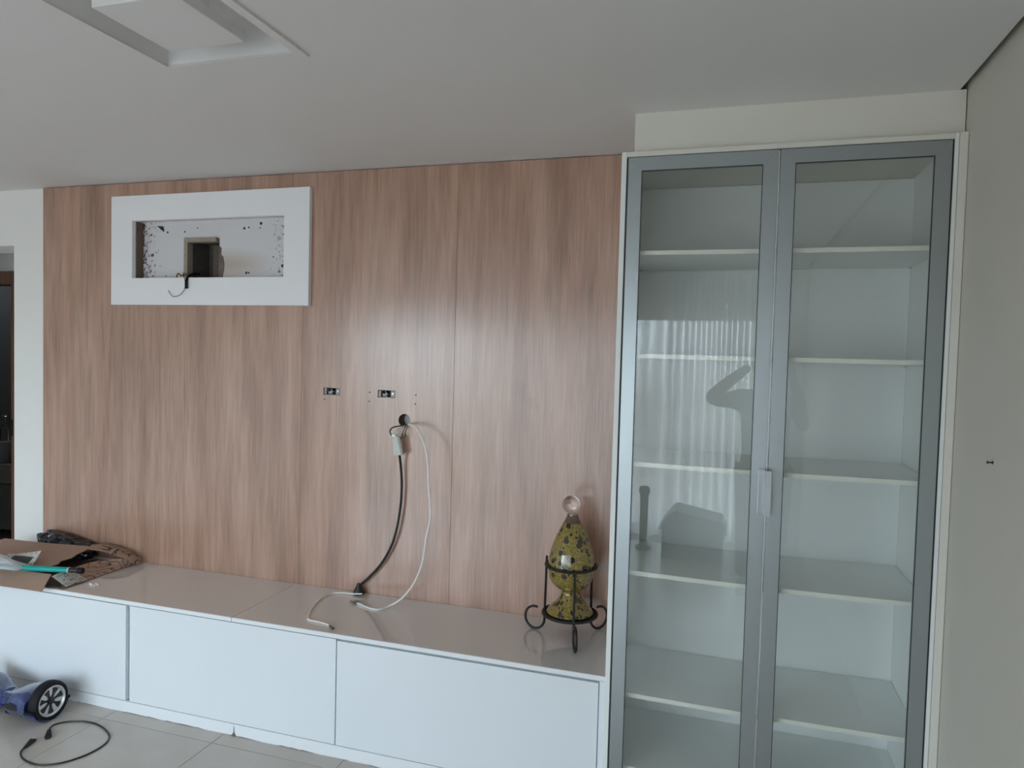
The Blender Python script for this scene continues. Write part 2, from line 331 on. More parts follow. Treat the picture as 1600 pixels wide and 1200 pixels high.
# ------------------------------------------------------------------ mesh helpers
class MB:
    def __init__(s): s.bm = bmesh.new()
    def box(s, x0, y0, z0, x1, y1, z1, bev=0, seg=2):
        b2 = bmesh.new(); bmesh.ops.create_cube(b2, size=1)
        for v in b2.verts:
            v.co = Vector(((x0+x1)/2+v.co.x*(x1-x0), (y0+y1)/2+v.co.y*(y1-y0), (z0+z1)/2+v.co.z*(z1-z0)))
        if bev: bmesh.ops.bevel(b2, geom=b2.edges[:], offset=bev, segments=seg, affect='EDGES', profile=.5)
        s.join(b2); return s
    def join(s, b2, mat=None):
        if mat is not None: bmesh.ops.transform(b2, matrix=mat, verts=b2.verts)
        me = bpy.data.meshes.new('tmp'); b2.to_mesh(me); b2.free(); s.bm.from_mesh(me); bpy.data.meshes.remove(me)
    def prism(s, pts, y0, y1, axis='Y'):
        """polygon of (a, b) pairs, extruded along an axis"""
        f = {'Y': lambda a, b, t: (a, t, b), 'Z': lambda a, b, t: (a, b, t), 'X': lambda a, b, t: (t, a, b)}[axis]
        v0 = [s.bm.verts.new(f(a, b, y0)) for a, b in pts]; v1 = [s.bm.verts.new(f(a, b, y1)) for a, b in pts]
        n = len(pts); fs = [s.bm.faces.new(v0), s.bm.faces.new(v1[::-1])]
        for i in range(n): fs.append(s.bm.faces.new((v0[i], v0[(i+1) % n], v1[(i+1) % n], v1[i])))
        bmesh.ops.recalc_face_normals(s.bm, faces=fs); return s
    def cyl(s, c, r, h, axis='Z', n=24, r2=None, bev=0):
        b2 = bmesh.new(); bmesh.ops.create_cone(b2, cap_ends=True, segments=n, radius1=r, radius2=r if r2 is None else r2, depth=h)
        if bev:
            bmesh.ops.bevel(b2, geom=[e for e in b2.edges if any(len(f.verts) > 4 for f in e.link_faces)], offset=bev, segments=2, affect='EDGES')
        R = {'Z': Matrix(), 'Y': Matrix.Rotation(-math.pi/2, 4, 'X'), 'X': Matrix.Rotation(math.pi/2, 4, 'Y')}[axis]
        s.join(b2, Matrix.Translation(c) @ R); return s
    def lathe(s, prof, n=40, c=(0, 0, 0)):
        rings = []; loop = prof[0] == prof[-1]
        for r, z in prof:
            if r < 1e-6: rings.append([s.bm.verts.new((c[0], c[1], c[2]+z))])
            else: rings.append([s.bm.verts.new((c[0]+r*math.cos(2*math.pi*i/n), c[1]+r*math.sin(2*math.pi*i/n), c[2]+z)) for i in range(n)])
        fs = []
        for a, b in zip(rings, rings[1:]):
            for i in range(n):
                j = (i+1) % n
                if len(a) == 1 and len(b) == 1: continue
                if len(a) == 1: fs.append(s.bm.faces.new((a[0], b[j], b[i])))
                elif len(b) == 1: fs.append(s.bm.faces.new((a[i], a[j], b[0])))
                else: fs.append(s.bm.faces.new((a[i], a[j], b[j], b[i])))
        for ring, flip in (() if loop else ((rings[0], True), (rings[-1], False))):
            if len(ring) > 1: fs.append(s.bm.faces.new(ring[::-1] if flip else ring))
        bmesh.ops.recalc_face_normals(s.bm, faces=fs); return s
    def tube(s, pts, r, n=8, smooth=6, closed=False):
        P = catmull(pts, smooth, closed) if smooth else [Vector(p) for p in pts]
        m = len(P); rings = []; up = None
        for i, p in enumerate(P):
            t = (P[(i+1) % m]-P[i-1]) if closed else (P[min(i+1, m-1)]-P[max(i-1, 0)])
            t.normalize()
            if up is None: up = t.orthogonal().normalized()
            up = (up - t*up.dot(t)).normalized(); w = t.cross(up)
            rr = r[min(int(i/max(m-1, 1)*len(r)), len(r)-1)] if isinstance(r, (list, tuple)) else r
            rings.append([s.bm.verts.new(p+rr*(math.cos(2*math.pi*k/n)*up+math.sin(2*math.pi*k/n)*w)) for k in range(n)])
        pairs = list(zip(rings, rings[1:]))+([(rings[-1], rings[0])] if closed else [])
        fs = []
        for a, b in pairs:
            for k in range(n): fs.append(s.bm.faces.new((a[k], a[(k+1) % n], b[(k+1) % n], b[k])))
        if not closed: fs += [s.bm.faces.new(rings[0][::-1]), s.bm.faces.new(rings[-1])]
        bmesh.ops.recalc_face_normals(s.bm, faces=fs); return s
    def sheet(s, pts, th, sub=0):
        """thin solid sheet from a 3-D outline"""
        P = [Vector(p) for p in pts]; c = sum(P, Vector())/len(P)
        nrm = Vector()
        for a, b in zip(P, P[1:]+P[:1]): nrm += (a-c).cross(b-c)
        nrm.normalize()
        b2 = bmesh.new()
        top = [b2.verts.new(p+nrm*th/2) for p in P]; bot = [b2.verts.new(p-nrm*th/2) for p in P]
        b2.faces.new(top); b2.faces.new(bot[::-1])
        for i in range(len(P)):
            j = (i+1) % len(P); b2.faces.new((top[i], bot[i], bot[j], top[j]))
        bmesh.ops.recalc_face_normals(b2, faces=b2.faces[:]); bmesh.ops.triangulate(b2, faces=[f for f in b2.faces if len(f.verts) > 4])
        s.join(b2); return s
    def grid(s, rows, th):
        """thin solid from a grid of points (rows of equal length)"""
        nr, nc = len(rows), len(rows[0]); V = [[Vector(p) for p in r] for r in rows]
        N = [[None]*nc for _ in range(nr)]
        for i in range(nr):
            for j in range(nc):
                du = V[min(i+1, nr-1)][j]-V[max(i-1, 0)][j]; dv = V[i][min(j+1, nc-1)]-V[i][max(j-1, 0)]
                N[i][j] = du.cross(dv).normalized() if du.cross(dv).length > 1e-9 else Vector((0, 0, 1))
        A = [[s.bm.verts.new(V[i][j]+N[i][j]*th/2) for j in range(nc)] for i in range(nr)]
        B = [[s.bm.verts.new(V[i][j]-N[i][j]*th/2) for j in range(nc)] for i in range(nr)]
        fs = []
        for i in range(nr-1):
            for j in range(nc-1):
                fs.append(s.bm.faces.new((A[i][j], A[i+1][j], A[i+1][j+1], A[i][j+1])))
                fs.append(s.bm.faces.new((B[i][j], B[i][j+1], B[i+1][j+1], B[i+1][j])))
        for i in range(nr-1):
            for j, q in ((0, 1), (nc-1, -1)):
                f = (A[i][j], B[i][j], B[i+1][j], A[i+1][j]); fs.append(s.bm.faces.new(f if q > 0 else f[::-1]))
        for j in range(nc-1):
            for i in (0, nr-1): fs.append(s.bm.faces.new((A[i][j], A[i][j+1], B[i][j+1], B[i][j])))
        bmesh.ops.recalc_face_normals(s.bm, faces=fs); return s
    def build(s, name, mat, parent=None, smooth=False, origin=None):
        me = bpy.data.meshes.new(name)
        if origin is not None: bmesh.ops.translate(s.bm, vec=-Vector(origin), verts=s.bm.verts)
        s.bm.to_mesh(me); s.bm.free()
        me.materials.append(MAT[mat] if isinstance(mat, str) else mat)
        o = bpy.data.objects.new(name, me); COL.objects.link(o)
        if origin is not None: o.location = origin
        if parent is not None:
            o.parent = parent
            o.location = Vector(o.location) - world_loc(parent)
        if smooth:
            for q in me.polygons: q.use_smooth = True
            me.set_sharp_from_angle(angle=math.radians(40))
        return o
def world_loc(o):
    v = Vector(o.location)
    while o.parent: o = o.parent; v = v+Vector(o.location)
    return v
def catmull(pts, k, closed=False):
    P = [Vector(p) for p in pts]; n = len(P); out = []
    for i in range(n if closed else n-1):
        if closed: a, b, c, d = P[i-1], P[i], P[(i+1) % n], P[(i+2) % n]
        else: a, b, c, d = P[max(i-1, 0)], P[i], P[i+1], P[min(i+2, n-1)]
        for q in range(k):
            t = q/k
            out.append(.5*((2*b)+(c-a)*t+(2*a-5*b+4*c-d)*t*t+(3*b-a-3*c+d)*t**3))
    if not closed: out.append(P[-1])
    return out
def thing(name, label, cat, loc, group=None):
    o = bpy.data.objects.new(name, None); COL.objects.link(o); o.location = loc; o.empty_display_size = .05
    return tag(o, label, cat, group)
def tag(o, label, cat, group=None):
    o['label'] = label; o['category'] = cat
    if group: o['group'] = group
    return o
def struct(o): o['kind'] = 'structure'; return o
def empty(name, loc, parent=None):
    o = bpy.data.objects.new(name, None); COL.objects.link(o); o.location = loc; o.empty_display_size = .05
    if parent: o.parent = parent; o.location = Vector(loc)-world_loc(parent)
    return o
def cut(o, mb):
    """carve real openings out of an object"""
    me = bpy.data.meshes.new('cut'); mb.bm.to_mesh(me); mb.bm.free()
    c = bpy.data.objects.new('cut', me); COL.objects.link(c)
    off = world_loc(o); c.location = (0, 0, 0)
    md = o.modifiers.new('b', 'BOOLEAN'); md.operation = 'DIFFERENCE'; md.object = c; md.solver = 'EXACT'
    bpy.context.view_layer.update()
    dg = bpy.context.evaluated_depsgraph_get(); nm = bpy.data.meshes.new_from_object(o.evaluated_get(dg))
    o.modifiers.clear(); old = o.data; o.data = nm; nm.name = o.name
    bpy.data.objects.remove(c); bpy.data.meshes.remove(me); bpy.data.meshes.remove(old)
    return o

AF_ = 2.974
FL = .011            # finished floor level
CEIL = 2.56
XL, XR, YB = -5.2, .69, -1.85   # room: left wall, right wall, window wall

# ------------------------------------------------------------------ the room shell
floor = struct(MB().box(-7.4, YB-.2, -.12, XR+.2, 5.2, FL-.002).build('floor', 'grout'))
TS = .5925; tile_mesh = None
for i in range(-9, 7):
    for j in range(-6, 8):
        cx = -2.037+TS*(i+.5)-TS*1; cy = 2.44-TS*(j-.5)
        x0, x1 = cx-TS/2+.0012, cx+TS/2-.0012
        XT = XL if cy < 3.2 else -7.2
        if x1 < XT or x0 > XR or cy < YB or cy > 4.8: continue
        if x0 < XT or x1 > XR:
            a, b = max(x0, XT), min(x1, XR)
            t = MB().box(a, cy-TS/2+.0012, FL-.01, b, cy+TS/2-.0012, FL, .0006, 1).build('tile', 'tile', floor, origin=((a+b)/2, cy, FL))
        elif tile_mesh is None:
            t = MB().box(x0, cy-TS/2+.0012, FL-.01, x1, cy+TS/2-.0012, FL, .0006, 1).build('tile', 'tile', floor, origin=(cx, cy, FL)); tile_mesh = t.data
        else:
            t = bpy.data.objects.new('tile', tile_mesh); COL.objects.link(t); t.parent = floor; t.location = (cx, cy, FL)

# ceiling: thin plaster sheet that stops short of the right wall, with a rectangular recess
ceil = struct(MB().box(XL, YB, CEIL, .668, 3.02, CEIL+.02).build('ceiling', 'ceiling'))
cut(ceil, MB().box(-1.685, .62, CEIL-.05, -1.232, 1.794, CEIL+.08))
MB().box(-1.70, .60, CEIL+.12, -1.215, 1.81, CEIL+.14).build('recess_top', 'ceiling', ceil)
for nm, b in (('recess_side', (-1.70, .60, CEIL+.02, -1.685, 1.81, CEIL+.12)), ('recess_side', (-1.232, .60, CEIL+.02, -1.215, 1.81, CEIL+.12)),
              ('recess_side', (-1.685, 1.794, CEIL+.02, -1.232, 1.81, CEIL+.12)), ('recess_side', (-1.685, .60, CEIL+.02, -1.232, .62, CEIL+.12))):
    MB().box(*b).build(nm, 'ceiling', ceil)
MB().box(-1.565, 1.41, CEIL-.018, -1.309, 1.673, CEIL+.012, .002).build('drop_panel', 'ceiling', ceil)
MB().box(-1.50, 1.48, CEIL+.012, -1.37, 1.60, CEIL+.12).build('hanger', 'ceiling', ceil)
fr = MB()
fr.prism([(-1.232, .62), (-1.203, .59), (-1.203, 1.823), (-1.232, 1.794)], CEIL-.007, CEIL+.001, 'Z')
fr.prism([(-1.685, .62), (-1.710, .59), (-1.710, 1.823), (-1.685, 1.794)], CEIL-.003, CEIL+.001, 'Z')
fr.prism([(-1.685, 1.794), (-1.710, 1.823), (-1.203, 1.823), (-1.232, 1.794)], CEIL-.003, CEIL+.001, 'Z')
fr.build('recess_trim', 'ceiling', ceil)
struct(MB().box(XL-1.2, YB-.2, 2.78, XR+.2, 5.2, 2.9).build('trim_1', 'wall'))          # slab above the plaster ceiling

# back wall behind the wood, with the doorway at the far left
NX0, NX1, NZ0, NZ1 = -3.02, -2.092, 2.052, 2.352
wall_back = struct(MB().prism([(-3.91, 0), (XR+.2, 0), (XR+.2, 2.79), (XL-1.2, 2.79), (XL-1.2, 0), (-4.75, 0), (-4.75, 2.247), (-3.91, 2.247)], 3.02, 3.27).build('wall_back', 'wall'))
cut(wall_back, MB().box(NX0, 2.9, NZ0, NX1, 3.052, NZ1))
wc = MB().box(-2.735, 3.04, NZ0+.001, -2.525, 3.22, 2.262)
wc.cyl((-1.436, 3.0, 1.377), .031, .120, 'Y', 32)
for x0 in (-1.872, -1.578): wc.box(x0+.002, 2.9, 1.482, x0+.09, 3.07, 1.514)
cut(wall_back, wc)
panels = []
for x0, x1 in ((-3.668, -2.6973), (-2.6968, -1.9978), (-1.9973, -1.1918), (-1.191, -.345)):
    panels.append(MB().box(x0, 3.0, .40, x1, 3.02, CEIL-.004, .0005, 1).build('wood_panel', 'wood', wall_back))
HOLES = [(-1.62, 1.502), (-1.622, 1.459), (-1.38, 1.500), (-1.382, 1.457), (-1.866, 1.458)]
for pnl in panels:
    c = MB().box(NX0, 2.9, NZ0, NX1, 3.1, NZ1)
    c.cyl((-1.436, 3.0, 1.377), .031, .120, 'Y', 32)
    for x0 in (-1.872, -1.578): c.box(x0, 2.9, 1.480, x0+.092, 3.1, 1.516)
    for x, z in HOLES: c.cyl((x, 3.0, z), .0035, .024, 'Y', 10)
    cut(pnl, c)
b2 = MB(); prof = [(.0309, -.059), (.0309, .0), (.0300, .0), (.0300, -.059)]
b2.lathe(prof, 32)
bmesh.ops.transform(b2.bm, matrix=Matrix.Translation((-1.436, 3.001, 1.377)) @ Matrix.Rotation(math.pi/2, 4, 'X'), verts=b2.bm.verts)
bmesh.ops.delete(b2.bm, geom=[f for f in b2.bm.faces if len(f.verts) > 4], context='FACES')
b2.build('hole_lining', 'sidebrown', wall_back, True)  # raw hole edge, coloured dark to carry the shade on its left
# niche lining pieces
MB().box(NX0, 3.045, NZ0, NX1, 3.053, NZ1).build('niche_board', 'dirtyboard', wall_back)
nb = bpy.data.objects['niche_board']; cut(nb, MB().box(-2.735, 3.0, NZ0-.01, -2.525, 3.1, 2.262))
MB().box(NX0+.0005, AF_+.0265, NZ0, NX0+.004, 3.0448, NZ1).build('niche_side', 'sidebrown', wall_back)  # brown wood edge with the niche's side shade mixed into its colour
MB().box(-2.742, 3.034, NZ0+.001, -2.718, 3.075, 2.268, .002).build('hole_lining', 'chippedwood', wall_back)
cv = MB().box(-2.734, 3.076, NZ0+.0012, -2.726, 3.215, 2.2615).box(-2.534, 3.054, NZ0+.0012, -2.5255, 3.215, 2.2615).box(-2.726, 3.207, NZ0+.0012, -2.534, 3.215, 2.2615).box(-2.726, 3.076, 2.254, -2.534, 3.207, 2.2615)
cv.build('cavity_lining', 'concrete', wall_back)
MB().box(-2.716, 3.03, 2.243, -2.536, 3.075, 2.266, .002).build('hole_lining', 'chippedwood', wall_back)
MB().box(-2.64, 3.13, NZ0+.002, -2.536, 3.205, 2.243, .006).build('rubble_block', 'concrete', wall_back)
for x, z, r in ((-2.90, 2.318, .004), (-2.856, 2.300, .006), (-2.745, 2.300, .005), (-2.665, 2.318, .004), (-2.375, 2.308, .007), (-2.348, 2.312, .005), (-2.275, 2.33, .008), (-2.28, 2.308, .004),
                (-2.865, 2.07, .004), (-2.77, 2.072, .005), (-2.36, 2.082, .007), (-2.345, 2.082, .005), (-2.145, 2.115, .009), (-2.20, 2.16, .004)):
    MB().cyl((x, 3.0455, z), r, .002, 'Y', 10).build('anchor_hole', 'black', wall_back)
MB().sheet([(-2.925, 3.044, 2.335), (-2.885, 3.043, 2.332), (-2.875, 3.04, 2.302), (-2.893, 3.042, 2.314)], .003).build('dirt_nest', 'black', wall_back)

# left and right and window walls
struct(MB().box(XL-.2, YB-.2, 0, XL, 3.02, 2.79).build('wall_left', 'wall'))
struct(MB().box(XR, YB-.2, 0, XR+.2, 3.3, 2.79).build('wall_right', 'greige'))
WX0, WX1, WZ0, WZ1 = -4.6, .36, .011, 2.19
wf = struct(MB().box(XL-.2, YB-.2, 0, XR+.2, YB, 2.79).build('wall_front', 'wall'))
cut(wf, MB().box(WX0, YB-.5, WZ0, WX1, YB+.3, WZ1))
win = struct(empty('window_1', ((WX0+WX1)/2, YB-.1, WZ0)))
f = MB()
for a in (WX0, WX1-.05): f.box(a, YB-.14, WZ0, a+.05, YB-.06, WZ1, .003)
f.box(WX0, YB-.14, WZ1-.05, WX1, YB-.06, WZ1, .003); f.box(WX0, YB-.14, WZ0, WX1, YB-.06, WZ0+.03, .003)
f.build('window_frame', 'alulight', win)
npan = 3; pw = (WX1-WX0-.1)/npan
for k in range(npan):
    a = WX0+.05+k*pw
    s = MB()
    for q in (a, a+pw-.05): s.box(q, YB-.12, WZ0+.03, q+.05, YB-.085, WZ1-.05, .003)
    for q in (WZ0+.03, WZ1-.11): s.box(a+.05, YB-.12, q, a+pw-.05, YB-.085, q+.06, .003)
    sash = s.build('sash', 'alulight', win)
    MB().box(a+.05, YB-.106, WZ0+.09, a+pw-.05, YB-.1, WZ1-.11).build('pane', 'windowglass', sash)
# balcony slabs outside the glass, added to limit the sky light
bal = struct(MB().box(XL-.4, YB-1.3, -.12, XR+.4, YB-.2, -.01).build('trim_2', 'added_balcony'))
struct(MB().box(XL-.4, YB-1.1, 2.5, XR+.4, YB-.2, 2.65).build('trim_3', 'added_balcony'))

# bulkhead above the cabinet
struct(MB().box(-.338, 2.528, 2.422, .6865, 3.0, CEIL+.0).build('trim_5', 'cream'))

# corridor and dark room beyond the doorway
struct(MB().box(-6.6, 3.75, 0, -4.7765, 3.85, 2.79).build('trim_6', 'wall'))
cut(bpy.data.objects['trim_6'], MB().box(-5.78, 3.7, -.1, -4.7, 3.9, 2.19))
struct(MB().box(-4.776, 3.75, 0, -3.2, 3.85, 2.79).build('trim_7', 'wall'))
door = struct(empty('door_1', (-5.3, 3.75, FL)))
d = MB(); d.box(-4.847, 3.72, FL, -4.777, 3.87, 2.2, .002).box(-5.80, 3.72, FL, -5.73, 3.87, 2.2, .002).box(-5.729, 3.72, 2.108, -4.848, 3.87, 2.2, .002)
d.build('door_frame', 'doorwood', door)
lv = MB().box(-4.845, 3.712, 1.03, -4.829, 3.7195, 1.15, .002).tube([(-4.836, 3.71, 1.09), (-4.836, 3.68, 1.09), (-4.845, 3.675, 1.09), (-4.87, 3.676, 1.085)], .007, 8, 3)
lv.build('door_handle', 'black', door, True)
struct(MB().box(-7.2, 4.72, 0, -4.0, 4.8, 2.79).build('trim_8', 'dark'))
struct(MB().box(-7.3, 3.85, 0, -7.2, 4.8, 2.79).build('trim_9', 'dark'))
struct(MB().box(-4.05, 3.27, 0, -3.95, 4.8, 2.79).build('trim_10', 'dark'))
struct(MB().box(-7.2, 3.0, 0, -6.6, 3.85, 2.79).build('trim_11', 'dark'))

kc = thing('kitchen_counter', 'dark counter in the room beyond the left doorway', 'counter', (-6.0, 4.5, FL))
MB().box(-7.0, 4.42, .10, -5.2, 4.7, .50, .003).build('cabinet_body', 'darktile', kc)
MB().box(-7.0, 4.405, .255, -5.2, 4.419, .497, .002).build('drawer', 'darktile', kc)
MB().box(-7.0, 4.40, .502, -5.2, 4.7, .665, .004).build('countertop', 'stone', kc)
cup = thing('metal_cup', 'grey metal canister on the counter beyond the doorway', 'canister', (-5.885, 4.48, .667))
MB().lathe([(.0, 0), (.052, 0), (.058, .01), (.058, .175), (.06, .18), (.056, .182), (.052, .175), (.05, .02), (0, .02)], 28, (-5.885, 4.48, .667)).build('body', 'canister', cup, True)
tp = thing('tall_bottle', 'tall thin glass bottle behind the grey canister beyond the doorway', 'bottle', (-6.07, 4.60, .667))
MB().lathe([(0, 0), (.034, 0), (.036, .01), (.036, .24), (.014, .30), (.014, .375), (.017, .378), (.017, .395), (0, .395)], 20, (-6.07, 4.60, .667)).build('body', 'crystal', tp, True)

# ------------------------------------------------------------------ low console
WT = .532; FY = 2.515
wt = thing('worktop', 'long glossy off-white worktop running under the wood panelling', 'worktop', (-2.0, 2.76, .512))
for a, b in ((-3.668, -2.0045), (-2.0025, -.3785)):
    o = MB().box(a, FY, .514, b, 2.998, WT, .0015, 2).build('slab', 'worktop', wt)
    MB().box(a, FY-.002, .5135, b, FY, WT-.0012, .0006, 1).build('edge_band', 'edge', wt)
def unit(x0, x1, fx0, fx1, ztop, label):
    u = thing('low_cabinet', label, 'cabinet', ((x0+x1)/2, 2.75, .063), 'white low cabinets under the worktop')
    c = MB()
    c.box(x0, 2.536, .064, x0+.016, 2.99, .512).box(x1-.016, 2.536, .064, x1, 2.99, .512)
    c.box(x0+.016, 2.536, .064, x1-.016, 2.99, .08).box(x0+.016, 2.975, .08, x1-.016, 2.99, .512).box(x0+.016, 2.536, .494, x1-.016, 2.975, .512)
    c.build('carcass', 'lacquer', u)
    MB().box(fx0, FY, .0665, fx1, FY+.018, ztop, .0012, 2).build('flap_door', 'lacquer', u)
    return u
unit(-3.668, -2.569, -3.666, -2.578, .5085, 'white low cabinet behind the blue self-balancing board')
unit(-2.567, -1.4895, -2.5555, -1.4915, .5095, 'middle white low cabinet of the row, above the cracked kickboard joint')
u3 = unit(-1.4885, -.4005, -1.4865, -.4025, .5035, 'white low cabinet beside the glass cabinet')
MB().box(-.3995, FY, .0665, -.3785, 2.99, .512, .001).build('end_panel', 'lacquer', u3)
kb = thing('kickboard', 'white kickboard with a chipped damp lower edge along the floor', 'kickboard', (-2.0, FY+.01, FL))
random.seed(3)
for a, b in ((-3.668, -1.9865), (-1.985, -.3785)):
    pts = [(a, .0635), (b, .0635), (b, FL)]; x = b
    while x > a+.02:
        w = random.choice((.012, .02, .05, .09, .13)); x -= w
        if x <= a+.01: break
        h = random.choice((0, 0, .001, .003, .004))
        pts += [(x+w*.15, FL+h), (x, FL+h*.4)]
    if b < -1.9: pts[2:3] = [(b, FL+.02), (b-.004, FL+.012), (b-.012, FL)]
    pts.append((a, FL))
    MB().prism(pts, FY+.001, FY+.016).build('board', 'edge', kb)
MB().prism([(-1.999, FL), (-1.974, FL), (-1.980, FL+.010), (-1.984, FL+.018), (-1.9855, FL+.042), (-1.987, FL+.018), (-1.992, FL+.010)], FY-.0015, FY+.002).build('damp_chip', 'rust', kb)

# ------------------------------------------------------------------ glass-door cabinet
CY = 2.49; DY_ = 2.506
X0, X1, ZB, ZT = -.376, .677, FL, 2.417
cab = thing('display_cabinet', 'tall white cabinet with two aluminium framed glass doors and empty shelves', 'cabinet', (.15, 2.75, FL))
for a, b in ((X0, X0+.018), (.651, .663)): MB().box(a, CY, ZB, b, 2.992, ZT, .0012, 1).build('side_panel', 'carcass', cab)
MB().box(.6645, CY+.002, ZB, .6888, 2.992, ZT+.003, .0012, 1).build('filler_strip', 'cream', cab)
MB().box(X0+.0185, 2.97, .09, .6505, 2.985, ZT-.02).build('back_panel', 'carcass', cab)
MB().box(X0+.0185, CY, ZT-.018, .6505, 2.992, ZT, .0012, 1).build('top_panel', 'cream', cab)
MB().box(X0+.0185, CY+.03, .195, .6505, 2.968, .213, .001, 1).build('bottom_panel', 'carcass', cab)
MB().box(X0+.0185, CY+.045, FL, .6505, CY+.06, .195, .001, 1).build('kick_panel', 'carcass', cab)
for zt, sag in ((2.078, .001), (1.713, .001), (1.325, .003), (.931, .005), (.482, .004)):
    rows_t = []; n = 14; sx0, sx1 = X0+.020, .649
    prof_t = [(sx0+(sx1-sx0)*i/n, zt-sag*math.sin(math.pi*i/n)) for i in range(n+1)]
    pts = prof_t+[(x, z-.0155) for x, z in prof_t[::-1]]
    sh = MB().prism(pts, 2.528, 2.966).build('shelf', 'carcass', cab)
    MB().prism(pts, 2.5265, 2.5279).build('edge_band', 'shelfedge', sh)
    MB().box(.140, 2.524, zt-.0165-sag, .159, 2.5262, zt+.0005-sag).build('support_clip', 'greyplastic', sh)
    for px in (sx0+.008, sx1-.008):
        for py in (2.60, 2.93): MB().cyl((px, py, zt-.0195), .004, .007, 'Z', 10).build('shelf_pin', 'steel', sh)
sl = MB()
sl.box(-.3578, DY_-.012, .05, -.3515, DY_-.002, ZT-.0185).box(.6448, DY_-.012, .05, .6508, DY_-.002, ZT-.0185).box(-.351, DY_-.012, ZT-.0218, .6445, DY_-.002, ZT-.0183)
sl.build('gap_shade_strip', 'gasket', cab)  # dark strips added to paint the shade in the gaps round the doors
def cab_door(a, b, y, handle_side):
    d = empty('door', ((a+b)/2, y, 1.3), cab)
    z0, z1 = .055, ZT-.022; w = .046; th = .020
    for q in (a, b-w):
        MB().prism([(q, z0), (q+w, z0), (q+w, z1), (q, z1)] if False else ([(a, z0), (a+w, z0+w), (a+w, z1-w), (a, z1)] if q == a else [(b, z0), (b, z1), (b-w, z1-w), (b-w, z0+w)]), y-th, y).build('stile', 'alu', d)
    e = .0004
    MB().prism([(a+e, z0), (b-e, z0), (b-w-e, z0+w), (a+w+e, z0+w)], y-th, y).build('rail', 'alu', d)
    MB().prism([(a+e, z1), (a+w+e, z1-w), (b-w-e, z1-w), (b-e, z1)], y-th, y).build('rail', 'alu', d)
    MB().box(a+w-.006, y-.0165, z0+w-.006, b-w+.006, y-.0125, z1-w+.006).build('pane', 'doorglass', d)
    g = MB(); k = .0025
    g.box(a+w, y-th-.0004, z0+w, a+w+k, y-.0166, z1-w).box(b-w-k, y-th-.0004, z0+w, b-w, y-.0166, z1-w).box(a+w+k, y-th-.0004, z1-w-k, b-w-k, y-.0166, z1-w).box(a+w+k, y-th-.0004, z0+w, b-w-k, y-.0166, z0+w+k)
    g.build('gasket', 'gasket', d)
    return d
DY = 2.506
dl = cab_door(-.351, .1405, DY, 1)
dr = cab_door(.1485, .6445, DY, 0)
# pull strip on the right edge of the left door, full height, and the small folded grip
MB().box(.1412, DY-.024, .058, .1452, DY-.006, ZT-.024, .0008, 1).build('edge_profile', 'alulight', dl)
gz0, gz1 = 1.185, 1.336
MB().box(.118, DY-.0255, gz0, .1405, DY-.0205, gz1, .001).build('grip_plate', 'alu', dl)
h = MB()
h.box(.1365, DY-.060, gz0, .1395, DY-.0256, gz1, .001)
h.box(.1395, DY-.060, gz0, .1585, DY-.056, gz1, .001)
h.build('handle', 'alumid', dl)

# ------------------------------------------------------------------ niche frame (the air-conditioner opening)
AF = 2.974
nf = thing('niche_frame', 'white rectangular frame round the emptied air-conditioner niche with a broken hole', 'frame', (-2.55, AF, 1.911))
ox0, ox1, oz0, oz1 = -3.160, -1.948, 1.911, 2.487
b = MB().prism([(ox0, oz0), (ox1, oz0), (ox1, oz1-.003), (ox0, oz1-.003)], AF, 2.9995)
o = b.build('border', 'framewhite', nf)
cut(o, MB().box(NX0, 2.9, NZ0, NX1, 3.1, NZ1))
md = o.modifiers.new('bevel', 'BEVEL'); md.width = .002; md.segments = 2; md.limit_method = 'ANGLE'
MB().prism([(-2.5265, NZ0+.001), (-2.506, NZ0+.001), (-2.497, NZ0+.04), (-2.494, NZ0+.075), (-2.502, NZ0+.115), (-2.515, NZ0+.125), (-2.513, NZ0+.16), (-2.5265, NZ0+.17)], 3.041, 3.0449).build('broken_edge', 'sidebrown', wall_back)
wr = thing('broken_pipe', 'stub of brown rubber pipe and thin wire hanging out of the niche hole', 'pipe', (-2.66, 3.0, 2.05))
MB().tube([(-2.70, 3.10, 2.085), (-2.675, 3.03, 2.075), (-2.664, 2.985, 2.060), (-2.662, 2.967, 2.035), (-2.660, 2.964, 1.995)], .0075, 8, 4).build('pipe_stub', 'rubber', wr, True)
MB().tube([(-2.73, 3.02, 2.085), (-2.70, 2.985, 2.068), (-2.675, 2.97, 2.04), (-2.672, 2.966, 1.995), (-2.70, 2.963, 1.962), (-2.745, 2.963, 1.955), (-2.775, 2.966, 1.985)], .0016, 6, 5).build('wire', 'black', wr, True)
MB().tube([(-2.755, 3.0, 2.057), (-2.735, 2.99, 2.075), (-2.71, 2.99, 2.063), (-2.70, 3.0, 2.075), (-2.68, 2.995, 2.06)], .004, 6, 4).build('torn_scrap', 'rust', wr, True)

